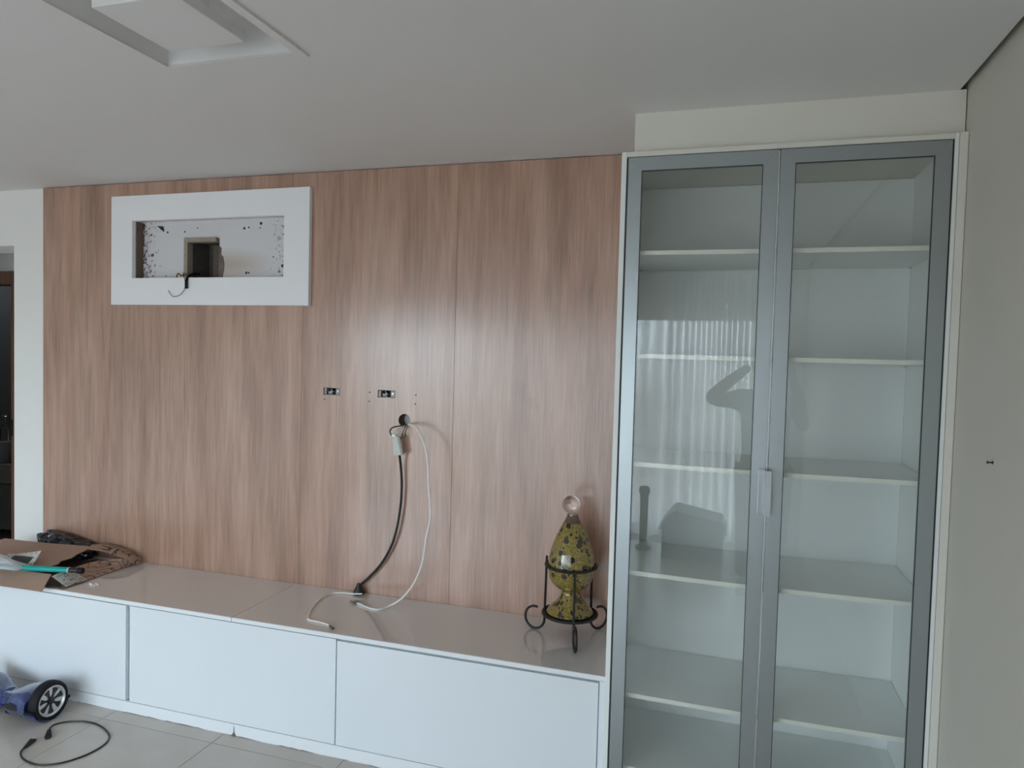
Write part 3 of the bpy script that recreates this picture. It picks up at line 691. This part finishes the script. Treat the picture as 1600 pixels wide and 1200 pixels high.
# ------------------------------------------------------------------ open socket slots
def socket(x0, label):
    s = thing('outlet_box', label, 'outlet box', (x0+.046, 3.0, 1.498), 'open outlet boxes in the wood panelling')
    b = MB(); b.box(x0+.003, 3.055, 1.483, x0+.089, 3.058, 1.513).build('back_plate', 'black', s)
    MB().box(x0+.002, 3.003, 1.4825, x0+.016, 3.0055, 1.5135, .001).build('bracket', 'gunmetal', s)
    MB().box(x0+.066, 3.003, 1.4825, x0+.0895, 3.0055, 1.5135, .001).build('bracket', 'gunmetal', s)
    MB().cyl((x0+.079, 3.002, 1.5), .0045, .003, 'Y', 12).build('screw', 'steel', s)
    MB().box(x0+.018, 3.012, 1.484, x0+.043, 3.05, 1.500, .002).build('terminal', 'gunmetal', s)
    MB().tube([(x0+.022, 3.05, 1.505), (x0+.03, 3.02, 1.509), (x0+.045, 3.012, 1.497), (x0+.05, 3.05, 1.49)], .0022, 6, 4).build('wire', 'greyplastic', s, True)
socket(-1.872, 'open outlet box slot in the wood, the one farther from the cable hole')
socket(-1.578, 'open outlet box slot in the wood just above the cable hole')

# ------------------------------------------------------------------ cables on the wall
wa = thing('coaxial_cable', 'white cable arching out of the round hole and down onto the worktop', 'cable', (-1.41, 2.98, 1.36))
MB().tube([(-1.43, 3.03, 1.355), (-1.415, 3.0, 1.360), (-1.385, 2.955, 1.366), (-1.3335, 2.9100, 1.3549), (-1.2852, 2.8850, 1.2994), (-1.2567, 2.8700, 1.2159), (-1.2444, 2.8600, 1.1044), (-1.2305, 2.8550, 0.9780), (-1.2482, 2.8550, 0.8744), (-1.2682, 2.8600, 0.7543), (-1.3117, 2.8700, 0.6544), (-1.3708, 2.8750, 0.5788), (-1.425, 2.862, .541), (-1.457, 2.812, .5365), (-1.518, 2.82, .5365), (-1.565, 2.843, .5365), (-1.585, 2.848, .5375)], .0042, 8, 6).build('cord', 'whiteplastic', wa, True)
MB().tube([(-1.583, 2.848, .5385), (-1.602, 2.852, .5385)], .0062, 10, 0).tube([(-1.602, 2.852, .5385), (-1.622, 2.853, .5385)], .005, 10, 0).build('plug', 'gunmetal', wa, True)

pc = thing('power_cable', 'black power cable with a pale adapter box hanging under the round hole', 'cable', (-1.44, 2.97, 1.26))
MB().tube([(-1.437, 2.955, 1.225), (-1.436, 2.972, 1.16), (-1.431, 2.975, 1.07), (-1.438, 2.975, .949), (-1.468, 2.975, .809), (-1.526, 2.975, .696), (-1.595, 2.975, .617), (-1.632, 2.975, .583)], .0062, 8, 6).build('cord', 'black', pc, True)
bx = bmesh.new(); bmesh.ops.create_cube(bx, size=1)
for v in bx.verts:
    top = v.co.z > 0
    v.co = Vector((v.co.x*(.034 if top else .046), v.co.y*.026, v.co.z*.088))
bmesh.ops.bevel(bx, geom=bx.edges[:], offset=.005, segments=2, affect='EDGES')
ab = MB(); ab.join(bx, Matrix.Translation((-1.447, 2.955, 1.262)) @ Matrix.Rotation(-.16, 4, 'Y')); ab.build('adapter_box', 'greyplastic', pc)
ab = MB().box(-1.474, 2.944, 1.302, -1.452, 2.966, 1.316, .003); ab.build('strain_relief', 'whiteplastic', pc)
MB().tube([(-1.43, 3.03, 1.352), (-1.445, 2.985, 1.352), (-1.478, 2.965, 1.345), (-1.488, 2.955, 1.325), (-1.475, 2.955, 1.305)], .003, 6, 5).build('lead', 'black', pc, True)
MB().tube([(-1.428, 3.03, 1.350), (-1.437, 2.985, 1.35), (-1.466, 2.965, 1.338), (-1.476, 2.957, 1.322), (-1.464, 2.955, 1.305)], .002, 6, 5).build('lead', 'whiteplastic', pc, True)
for k, (x, mm) in enumerate(((-1.447, 'greyplastic'), (-1.436, 'greyplastic'), (-1.427, 'black'), (-1.415, 'black'))):
    MB().tube([(x+.004, 3.03, 1.354), (x+.004, 2.985, 1.347), (x+.003, 2.965, 1.33), (x-.004+.002*k, 2.962, 1.31), (-1.445+.004*k, 2.958, 1.295)], .0019, 6, 4).build('lead', mm, pc, True)
MB().lathe([(0, 0), (.025, 0), (.026, .010), (.022, .020), (.012, .040), (.009, .052), (0, .052)], 24, (-1.645, 2.972, WT+.001)).build('plug', 'black', pc, True)

wb = thing('antenna_cable', 'short white cable curling on the worktop from the black plug', 'cable', (-1.65, 2.94, WT))
MB().tube([(-1.612, 2.948, .545), (-1.66, 2.942, .5412), (-1.717, 2.945, .538), (-1.764, 2.92, .5365), (-1.768, 2.823, .5365), (-1.732, 2.704, .5365), (-1.690, 2.615, .5365), (-1.668, 2.596, .5365), (-1.625, 2.592, .5365), (-1.575, 2.580, .5365), (-1.552, 2.566, .5370)], .0036, 8, 6).build('cord', 'whiteplastic', wb, True)
MB().tube([(-1.555, 2.568, .5375), (-1.541, 2.559, .5375)], .0048, 10, 0).tube([(-1.541, 2.559, .5375), (-1.525, 2.548, .5375)], .0052, 10, 0).build('plug', 'gunmetal', wb, True)

# ------------------------------------------------------------------ glass urn in its iron stand
VX, VY = -.583, 2.83
PZ = .632
st = thing('iron_stand', 'black wrought iron stand with two rings and curled feet', 'stand', (VX, VY, WT))
def ring(r, z, rr, nm):
    MB().tube([(VX+r*math.cos(2*math.pi*i/28), VY+r*math.sin(2*math.pi*i/28), z) for i in range(28)], rr, 8, 2, True).build(nm, 'iron', st, True)
ring(.104, .833, .0062, 'upper_ring'); ring(.112, PZ, .006, 'lower_ring')
MB().lathe([(0, -.003), (.112, -.003), (.112, .002), (0, .002)], 36, (VX, VY, PZ)).build('plate', 'iron', st, True)
for ang in (-70, 170, 50):
    a = math.radians(ang); ux, uy = math.cos(a), math.sin(a)
    P = [(.111, .856 if ang == 170 else .836), (.112, .78), (.113, .70), (.114, .64), (.115, .60)]
    cx, cz, R = .159, WT+.0055+.047, .047
    for k in range(0, 15):
        t = math.pi+k*(math.radians(285)/14)
        P.append((cx+R*math.cos(t)*.95, cz+R*math.sin(t)))
    MB().tube([(VX+ux*r, VY+uy*r, z) for r, z in P], .0052, 8, 3).build('leg', 'iron', st, True)
va = thing('glass_urn', 'yellow-green spotted glass urn with clear ball stopper in the iron stand', 'vase', (VX, VY, PZ+.003))
body = [(0, 0), (.092, 0), (.097, .004), (.094, .010), (.078, .030), (.055, .055), (.043, .075), (.039, .088), (.043, .098), (.060, .108), (.078, .125), (.090, .150), (.0955, .178), (.0965, .200), (.093, .235), (.083, .275), (.068, .315), (.052, .350), (.040, .372), (.036, .378), (0, .378)]
MB().lathe([tuple(q[:2]) for q in [(v.x, v.z) for v in catmull([(r, 0, z) for r, z in body[1:-1]], 4)]] and ([(0, 0)]+[(v.x, v.z) for v in catmull([(r, 0, z) for r, z in body[1:-1]], 4)]+[(0, .378)]), 56, (VX, VY, PZ+.003)).build('bowl', 'spotglass', va, True, origin=(VX, VY, PZ+.003))
MB().lathe([(0, .3785), (.0365, .3785), (.029, .392), (.024, .402), (.0225, .412), (0, .412)], 40, (VX, VY, PZ+.003)).build('neck', 'brownglass', va, True)
b = MB(); s2 = bmesh.new(); bmesh.ops.create_uvsphere(s2, u_segments=36, v_segments=24, radius=.0375); b.join(s2, Matrix.Translation((VX-.008, VY, PZ+.003+.412+.038)))
b.build('stopper', 'crystal', va, True)

# ------------------------------------------------------------------ things lying on the left end of the worktop
cb = thing('cardboard_box', 'torn flattened cardboard box with printed wavy lines on the worktop end', 'box', (-3.2, 2.7, WT))
T = .004
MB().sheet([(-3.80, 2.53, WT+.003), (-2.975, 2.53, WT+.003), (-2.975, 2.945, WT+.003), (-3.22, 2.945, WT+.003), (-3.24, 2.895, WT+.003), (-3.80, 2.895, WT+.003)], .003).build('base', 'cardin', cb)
# front flap hanging a little over the worktop edge
r0 = [(-3.90+.0893*i, 2.448+.0006*i, .532+.0003*i) for i in range(11)]; r0 = [(x, y, z) for x, y, z in r0]
rows = []
for t in (0, .33, .66, 1):
    rows.append([(-3.86+(.852-.07*t)*i/10, 2.454+(.108)*t-.02*(1-i/10)*t, .5355+.042*t+.008*math.sin(i*1.3)*t*(1-t)+.002*math.sin(i*.8)) for i in range(11)])
MB().grid(rows, T).build('flap', 'card', cb)
# right side, leaning inward, with the printed lines
def lerp(a, b, t): return tuple(a[i]+(b[i]-a[i])*t for i in range(3))
bot = [(-2.966, 2.523+.415*i/8, WT+.0035) for i in range(9)]
top = [(-3.07, 2.60, .553), (-3.089, 2.638, .558), (-3.107, 2.696, .562), (-3.112, 2.745, .565), (-3.105, 2.79, .568), (-3.085, 2.832, .571), (-3.045, 2.862, .575), (-2.995, 2.895, .577), (-2.962, 2.926, .572)]
MB().grid([[lerp(b_, t_, q) for b_, t_ in zip(bot, top)] for q in (0, .35, .75, 1)], T).build('side_panel', 'cardprint', cb)
# rear flap with a torn front edge rising over the dark inside
back = [(-3.80+.066*i, 2.90+.002*i, .600+.0015*i) for i in range(10)]
torn = [(-3.70, 2.52, .586), (-3.55, 2.53, .590), (-3.40, 2.56, .592), (-3.30, 2.58, .590), (-3.215, 2.60, .588), (-3.172, 2.63, .589), (-3.158, 2.665, .593), (-3.178, 2.70, .597), (-3.165, 2.745, .601), (-3.183, 2.80, .606)]
back = [(-3.80, 2.88, .604), (-3.70, 2.88, .605), (-3.60, 2.88, .607), (-3.52, 2.88, .609), (-3.45, 2.88, .611), (-3.38, 2.885, .613), (-3.32, 2.89, .615), (-3.27, 2.895, .615), (-3.235, 2.90, .615), (-3.200, 2.895, .613)]
MB().grid([[lerp(a_, b_, q) for a_, b_ in zip(back, torn)] for q in (0, .4, .8, 1)], T).build('flap', 'card', cb)
# bulging rear right corner
up = [(-3.245, 2.945, .612), (-3.19, 2.965, .618), (-3.13, 2.972, .613), (-3.04, 2.975, .598), (-2.985, 2.976, .578), (-2.945, 2.976, .551), (-2.936, 2.972, .537)]
lo = [(-3.195, 2.872, .611), (-3.15, 2.88, .608), (-3.11, 2.886, .605), (-3.03, 2.88, .597), (-2.978, 2.886, .588), (-2.950, 2.912, .560), (-2.947, 2.928, .537)]
MB().grid([[tuple(Vector(lerp(a_, b_, q))+Vector((0, 0, .006*math.sin(math.pi*q)))) for a_, b_ in zip(up, lo)] for q in (0, .25, .5, .75, 1)], T).build('crumpled_corner', 'cardprint', cb, True)

pk = thing('wrapped_packet', 'shiny black plastic packet lying behind the cardboard box', 'packet', (-3.46, 2.94, WT))
b2 = bmesh.new(); bmesh.ops.create_cube(b2, size=1); bmesh.ops.subdivide_edges(b2, edges=b2.edges[:], cuts=5, use_grid_fill=True)
random.seed(11)
for v in b2.verts:
    x = v.co.x
    hgt = .116-.045*max(0, x+.1)*1.4
    v.co = Vector((-3.432+x*.345, 2.945+v.co.y*.075, WT+.003+(v.co.z+.5)*hgt))
    v.co += Vector((random.uniform(-.006, .006), random.uniform(-.006, .006), random.uniform(-.007, .005) if v.co.z > WT+.02 else 0))
bmesh.ops.bevel(b2, geom=[e for e in b2.edges if e.calc_face_angle(0) > 1], offset=.008, segments=2, affect='EDGES')
q = MB(); q.join(b2); q.build('wrapping', 'packet', pk, True)
q = MB().box(-3.37, 2.892, .585, -3.30, 2.8955, .612, .0008); q.build('label_sticker', 'greyplastic', pk)

l1 = tag(MB().grid([[(-3.445+.195*t+.02*q, 2.63-.06*q+.02*t, .624-.022*q+.030*t*t*(1-q)+.004*math.sin(3*t)) for t in [i/8 for i in range(9)]] for q in (0, .33, .66, 1)], .0012).build('leaflet', 'leaflet'), 'creased white leaflet with a dark printed picture on the cardboard box', 'leaflet')
l2 = tag(MB().grid([[(-3.045+.09*q, 2.535+.115*t, .583-.040*q+.004*math.sin(4*t)) for t in [i/6 for i in range(7)]] for q in (0, .5, 1)], .0012).build('leaflet', 'leaflet2'), 'small printed white paper under the black end of the teal stick', 'leaflet')

tl = thing('teal_stick', 'teal stick with a black end cap lying across the cardboard box', 'stick', (-3.1, 2.56, .60))
def rod(a, b, r, nm, mt, n=16): return MB().tube([a, b], r, n, 0).build(nm, mt, tl, True)
A0, A1, A2, A3 = Vector((-3.36, 2.492, .607)), Vector((-3.0, 2.588, .603)), Vector((-2.955, 2.600, .602)), Vector((-2.932, 2.606, .602))
rod(A0, A1, .0135, 'shaft', 'teal'); rod(A1-(A1-A0).normalized()*.0-Vector((.002, 0, 0)), A1+Vector((.004, .001, 0)), .0142, 'collar', 'greyplastic')
rod(A1+Vector((.004, .001, 0)), A2, .0118, 'neck', 'black'); rod(A2, A3, .0145, 'end_cap', 'rubber')

random.seed(5)
rows = []
for i in range(9):
    r = []
    for j in range(9):
        u, v = i/8, j/8
        r.append((-3.56+.36*u, 2.47+.10*v+random.uniform(-.008, .008), .612+.085*math.sin(math.pi*v)*(1-u)**.8+random.uniform(-.006, .008)*(1-u)-.004*u))
    rows.append(r)
tag(MB().grid(rows, .001).build('plastic_bag', 'clearfilm'), 'crumpled clear plastic bag over the far end of the teal stick', 'bag')

random.seed(9)
clip_src = None
cl = thing('cable_clip', 'tiny pile of white nail clips on the worktop by the cardboard box', 'clip', (-2.89, 2.615, WT))
for k in range(6):
    x, y = -2.905+.009*k, 2.62+random.uniform(-.012, .012)
    q = MB().tube([(x-.006, y, WT+.002), (x-.004, y+.003, WT+.006), (x+.002, y+.004, WT+.005), (x+.006, y-.002, WT+.002)], .0018, 6, 3); q.build('clip_piece', 'whiteplastic', cl, True)

# ------------------------------------------------------------------ self-balancing board, upside down on the floor
WC = Vector((-2.82, 2.352, .100))
hb = thing('hoverboard', 'blue two-wheeled self-balancing board lying upside down on the floor tiles', 'hoverboard', (-3.1, 2.35, FL))
def xlathe(prof, c, nm, mt, par, n=48, flip=1):
    b = MB(); b.lathe(prof, n)
    bmesh.ops.transform(b.bm, matrix=Matrix.Translation(c) @ Matrix.Rotation(flip*math.pi/2, 4, 'Y'), verts=b.bm.verts)
    return b.build(nm, mt, par, True)
for side in (1, -1):
    cx = WC.x if side == 1 else WC.x-.50
    c = Vector((cx, WC.y, WC.z)); f = side
    wh = empty('wheel', c, hb)
    xlathe([(.066, -.052), (.076, -.050), (.083, -.042), (.085, -.030), (.085, -.016), (.083, -.006), (.077, .001), (.069, .002), (.066, -.004), (.066, -.052)], c, 'tire', 'rubber', wh, 56, f)
    xlathe([(.0, -.045), (.066, -.045), (.066, .000), (.0625, .002), (.059, -.002), (.056, -.010), (0, -.010)], c, 'rim', 'silver', wh, 48, f)
    for k in range(7):
        a0 = 2*math.pi*k/7+.2; sp = []
        for rr, hw in ((.014, .30), (.030, .17), (.054, .25), (.054, .0), (.054, -.25), (.030, -.17), (.014, -.30)):
            rr2 = .0555 if hw == 0 else rr
            sp.append((c.y+rr2*math.cos(a0+hw), c.z+rr2*math.sin(a0+hw)))
        MB().prism(sp, cx-f*.0099, cx-f*.0065, 'X').build('spoke', 'black', wh)
    xlathe([(0, -.0098), (.016, -.0098), (.016, -.005), (.013, -.003), (0, -.003)], c, 'hub_cap', 'black', wh, 24, f)
    # fender: arc hugging the lower half of the wheel
    rows = []
    for w in (0, .3, .62, 1):
        rr = (.094, .0925, .092, .089)[[0, .3, .62, 1].index(w)]
        rows.append([(cx-f*(.058-.052*w), c.y+rr*math.cos(a), c.z+rr*math.sin(a)) for a in [math.radians(196+ (344-196)*i/22) for i in range(23)]])
    MB().grid(rows, .004).build('fender', 'blue', hb, True)
    for a in (196, 344):
        aa = math.radians(a)
        MB().box(-.5, -.5, -.5, .5, .5, .5).build('bumper', 'rubber', hb).matrix_local = Matrix.Translation(Vector((cx-f*.03, c.y+.0915*math.cos(aa), c.z+.0915*math.sin(aa)+.004))-world_loc(hb)) @ Matrix.Rotation(aa, 4, 'X') @ Matrix.Diagonal((.052, .011, .012, 1))
    # shell half, loft of rounded sections along the axle
    secs = [(-.045, .098, .034, .100), (-.075, .092, .050, .098), (-.11, .084, .056, .092), (-.15, .078, .056, .086), (-.19, .066, .050, .080), (-.22, .050, .042, .078), (-.249, .044, .038, .078)]
    rings = []; bmh = MB(); n = 24
    for dx, hy, hz, zc in secs:
        rg = []
        for k in range(n):
            t = 2*math.pi*k/n; ct, s_ = math.cos(t), math.sin(t)
            e = .55
            rg.append(bmh.bm.verts.new((cx+f*dx, c.y+hy*math.copysign(abs(ct)**e, ct), zc+hz*math.copysign(abs(s_)**e, s_))))
        rings.append(rg)
    for a, b_ in zip(rings, rings[1:]):
        for k in range(n): bmh.bm.faces.new((a[k], a[(k+1) % n], b_[(k+1) % n], b_[k]))
    bmh.bm.faces.new(rings[0]); bmh.bm.faces.new(rings[-1][::-1]); bmesh.ops.recalc_face_normals(bmh.bm, faces=bmh.bm.faces[:])
    sh = bmh.build('shell', 'blue', hb, True)
    # dark lamp window on the side facing the room, footpad underneath
    el = [(cx+f*(-.135+.045*math.cos(2*math.pi*k/20)), .088+.013*math.sin(2*math.pi*k/20)) for k in range(20)]
    MB().prism(el, c.y-.0855, c.y-.0795).build('lamp_window', 'black', sh)
    MB().box(cx+f*-.17-.05, c.y-.05, .030, cx+f*-.17+.05, c.y+.05, .042, .003).build('foot_pad', 'rubber', hb)
xlathe([(0, -.014), (.040, -.014), (.043, -.010), (.043, .010), (.040, .014), (0, .014)], Vector((WC.x-.25, WC.y, .080)), 'pivot', 'blue', hb, 32)

# ------------------------------------------------------------------ usb cord on the floor
uc = thing('usb_cord', 'thin black cord with a plug at each end looped on the floor tiles', 'cord', (-2.6, 2.2, FL))
zc = FL+.0038
MB().tube([(-2.766, 2.294, zc), (-2.775, 2.322, zc), (-2.759, 2.348, zc), (-2.727, 2.371, zc), (-2.682, 2.387, zc), (-2.632, 2.391, zc), (-2.580, 2.383, zc), (-2.526, 2.363, zc), (-2.480, 2.336, zc), (-2.450, 2.299, zc), (-2.439, 2.256, zc), (-2.443, 2.204, zc), (-2.459, 2.160, zc), (-2.483, 2.123, zc), (-2.517, 2.094, zc), (-2.562, 2.076, zc), (-2.613, 2.077, zc), (-2.665, 2.091, zc), (-2.702, 2.112, zc), (-2.721, 2.135, zc), (-2.726, 2.151, zc)], .0036, 8, 6).build('cable', 'black', uc, True)
def plug(p0, p1, nm):
    p0, p1 = Vector(p0), Vector(p1); d = (p1-p0); L = d.length
    b = MB(); s = bmesh.new(); bmesh.ops.create_cube(s, size=1)
    for v in s.verts:
        k = 1 if v.co.x > 0 else .55
        v.co = Vector((v.co.x*L, v.co.y*.026*k, v.co.z*.012*k))
    bmesh.ops.bevel(s, geom=s.edges[:], offset=.0015, segments=2, affect='EDGES')
    R = d.to_track_quat('X', 'Z').to_matrix().to_4x4()
    b.join(s, Matrix.Translation((p0+p1)/2) @ R); o = b.build('plug', 'black', uc)
    b = MB(); b.box(L/2, -.009, -.004, L/2+.010, .009, .004, .0005); b2 = b.bm
    bmesh.ops.transform(b2, matrix=Matrix.Translation((p0+p1)/2) @ R, verts=b2.verts); b.build('contact', nm, o)
plug((-2.755, 2.2833, FL+.0055), (-2.705, 2.236, FL+.0055), 'black')
plug((-2.7221, 2.1467, FL+.0055), (-2.7439, 2.2008, FL+.0055), 'silver')

# ------------------------------------------------------------------ screw in the right wall
sw = thing('wall_screw', 'small dark screw sticking out of the bare right wall', 'screw', (XR, 2.15, 1.44))
MB().cyl((XR-.006, 2.154, 1.442), .002, .012, 'X', 10).cyl((XR-.0130, 2.154, 1.442), .0042, .002, 'X', 12).cyl((XR-.001, 2.154, 1.442), .0045, .002, 'X', 12).build('shank', 'black', sw)

# ------------------------------------------------------------------ behind the camera: what the cabinet glass mirrors
def curtain(x0, x1, y, z0, z1, amp, wl, seed, nm, label):
    random.seed(seed); n = int((x1-x0)/.008); b = MB(); ph = 0; pts = []
    for i in range(n+1):
        x = x0+(x1-x0)*i/n; ph += (.008/wl)*2*math.pi*(1+.5*math.sin(x*5.3+seed))
        pts.append((x, y+amp*math.sin(ph)*(1+.35*math.sin(x*9))))
    zs = (z0, z0+.8, z1)
    vv = [[b.bm.verts.new((x, yy if k else y+(yy-y)*1.15, z)) for x, yy in pts] for k, z in enumerate(zs)]
    for a, c in zip(vv, vv[1:]):
        for i in range(n): b.bm.faces.new((a[i], a[i+1], c[i+1], c[i]))
    o = b.build(nm, 'sheer', None, True); tag(o, label, 'curtain'); return o
curtain(-2.5, .44, YB+.13, .03, 2.50, .055, .13, 2, 'sheer_curtain', 'white sheer pleated curtain mirrored in the left glass door')
rl = tag(MB().cyl(((-4.7+.45)/2, YB+.13, 2.515), .012, 5.1, 'X', 14).build('curtain_rod', 'alulight', None, True), 'metal rod along the window wall carrying the sheer curtain', 'curtain rod')

gb = thing('gabled_box', 'dark box with a sloping lid mirrored in the left glass door', 'box', (-.22, -1.2, FL))
MB().box(-.47, -1.40, FL, .03, -1.05, .26, .006).build('body', 'boxgrey', gb)
MB().prism([(-.50, .262), (.06, .262), (.02, .36), (-.36, .43), (-.40, .41)], -1.42, -1.03).build('lid', 'boxgrey', gb)
ps = thing('round_top_post', 'slim dark post with a round top mirrored in the left glass door', 'post', (-.65, -1.3, FL))
MB().lathe([(0, 0), (.07, 0), (.07, .02), (.035, .04), (.035, .48), (.048, .50), (.052, .525), (.04, .555), (0, .565)], 24, (-.65, -1.3, FL)).build('body', 'boxgrey', ps, True)

# the photographer, standing between the window and the camera
pe = thing('person', 'person in a grey shirt holding up a phone, mirrored in the glass door', 'person', (.33, -.38, FL))
def skin_body(name, joints, edges, mat, parent, lv=2):
    """one continuous figure grown over a skeleton"""
    me = bpy.data.meshes.new(name); me.from_pydata([j[0] for j in joints], edges, []); o = bpy.data.objects.new(name, me); COL.objects.link(o)
    sk = o.modifiers.new('skin', 'SKIN'); sk.use_smooth_shade = True
    su = o.modifiers.new('sub', 'SUBSURF'); su.levels = lv; su.render_levels = lv
    if not me.skin_vertices: me.attributes.new
    for sv, j in zip(me.skin_vertices[0].data, joints): sv.radius = (j[1], j[1] if len(j) < 3 else j[2]); sv.use_root = False
    me.skin_vertices[0].data[0].use_root = True
    bpy.context.view_layer.update(); dg = bpy.context.evaluated_depsgraph_get(); nm = bpy.data.meshes.new_from_object(o.evaluated_get(dg))
    bpy.data.objects.remove(o); nm.materials.clear(); nm.materials.append(MAT[mat]); o = bpy.data.objects.new(name, nm); COL.objects.link(o)
    for q in nm.polygons: q.use_smooth = True
    if parent: o.parent = parent; o.location = -world_loc(parent)
    return o
def skel():
    px, py = .29, -.42
    J = [((px, py, .95), .16, .11), ((px, py, 1.10), .155, .10), ((px, py+.0, 1.26), .165, .11), ((px, py, 1.41), .13, .085), ((px, py+.01, 1.50), .055, .055),
         ((px, py+.03, 1.60), .062, .07), ((px, py+.04, 1.70), .078, .095), ((px, py+.03, 1.77), .05, .06),
         # left arm (towards -x): elbow stuck out, forearm rising to the phone
         ((px-.16, py+.01, 1.425), .072, .072), ((px-.28, py+.05, 1.415), .064, .064), ((px-.40, py+.10, 1.425), .052, .052), ((px-.26, py+.20, 1.56), .044, .044), ((px-.13, py+.30, 1.665), .030, .032),
         # right arm
         ((px+.17, py+.01, 1.425), .062, .062), ((px+.22, py+.07, 1.31), .048, .048), ((px+.25, py+.14, 1.24), .041, .041), ((px+.20, py+.24, 1.46), .037, .037), ((px+.13, py+.31, 1.635), .028, .030),
         # legs
         ((px-.10, py, .86), .095, .10), ((px-.11, py+.01, .50), .062, .065), ((px-.12, py-.02, .10), .042, .045),
         ((px+.10, py, .86), .095, .10), ((px+.11, py+.01, .50), .062, .065), ((px+.12, py-.02, .10), .042, .045)]
    E = [(0, 1), (1, 2), (2, 3), (3, 4), (4, 5), (5, 6), (6, 7), (3, 8), (8, 9), (9, 10), (10, 11), (11, 12), (3, 13), (13, 14), (14, 15), (15, 16), (16, 17), (0, 18), (18, 19), (19, 20), (0, 21), (21, 22), (22, 23)]
    return J, E
J, E = skel()
skin_body('body', J, E, 'skin', pe)
Js = [(j[0], j[1]*1.10+.004, (j[2])*1.10+.006) for j in J]
sh_idx = [1, 2, 3, 8, 9, 13, 14]; mp = {k: i for i, k in enumerate(sh_idx)}
skin_body('shirt', [((.29, -.42, 1.0), .175, .125)]+[Js[k] for k in sh_idx], [(0, 1)]+[(mp[a]+1, mp[b]+1) for a, b in E if a in mp and b in mp], 'shirt', pe)
tr_idx = [0, 18, 19, 20, 21, 22, 23]; mp = {k: i for i, k in enumerate(tr_idx)}
skin_body('trousers', [Js[k] for k in tr_idx], [(mp[a], mp[b]) for a, b in E if a in mp and b in mp], 'trousers', pe)
hcap = MB(); s2 = bmesh.new(); bmesh.ops.create_uvsphere(s2, u_segments=24, v_segments=16, radius=1)
bmesh.ops.delete(s2, geom=[v for v in s2.verts if v.co.z < -.15 and v.co.y > -.2], context='VERTS')
hcap.join(s2, Matrix.Translation((.29, -.40, 1.725)) @ Matrix.Diagonal((.092, .112, .105, 1))); hcap.build('hair', 'hair', pe, True)
for sx in (-1, 1):
    MB().tube([(.29+sx*.12, -.48, FL+.035), (.29+sx*.125, -.40, FL+.035), (.29+sx*.13, -.27, FL+.030)], .038, 10, 4).build('shoe', 'black', pe, True)
    # nose-side ear
    MB().tube([(.29+sx*.083, -.385, 1.66), (.29+sx*.090, -.39, 1.69), (.29+sx*.084, -.38, 1.715)], .010, 8, 3).build('ear', 'skin', pe, True)
    MB().cyl((.29+sx*.033, -.292, 1.70), .010, .008, 'Y', 12).build('eye', 'black', pe)
    # hand: palm and five fingers closing on the edge of the phone
    wx, wy, wz = (.16, -.12, 1.665) if sx < 0 else (.46, -.11, 1.635)
    gx = .245 if sx < 0 else .395                                   # the phone edge being held
    hj = [((wx, wy, wz), .024, .024), ((wx+(gx-wx)*.5, wy+.03, wz+.025), .034, .020)]
    ed = [(0, 1)]
    for k, L in enumerate((.052, .058, .054, .044)):
        zz = wz+.045-.021*k; i0 = len(hj)
        hj += [((wx+(gx-wx)*.8, wy+.055, zz), .0095, .0095), ((gx+sx*.006, wy+.075, zz+.003), .0085, .0085), ((gx-sx*L*.35, wy+.070, zz+.002), .0075, .0075)]
        ed += [(1, i0), (i0, i0+1), (i0+1, i0+2)]
    i0 = len(hj); hj += [((wx+(gx-wx)*.7, wy+.02, wz-.012), .011, .011), ((gx-sx*.012, wy+.030, wz-.002), .009, .009)]; ed += [(0, i0), (i0, i0+1)]
    skin_body('hand', hj, ed, 'skin', pe, 1)
nose = MB().tube([(.29, -.290, 1.715), (.29, -.272, 1.675), (.29, -.285, 1.665)], .010, 8, 3).build('nose', 'skin', pe, True)
MB().box(.265, -.296, 1.628, .315, -.286, 1.636, .002).build('mouth', 'rust', pe)
ph = tag(MB().box(.245, -.062, 1.635, .395, -.054, 1.712, .003).build('phone', 'phone'), 'dark phone held up in both hands of the person', 'phone')
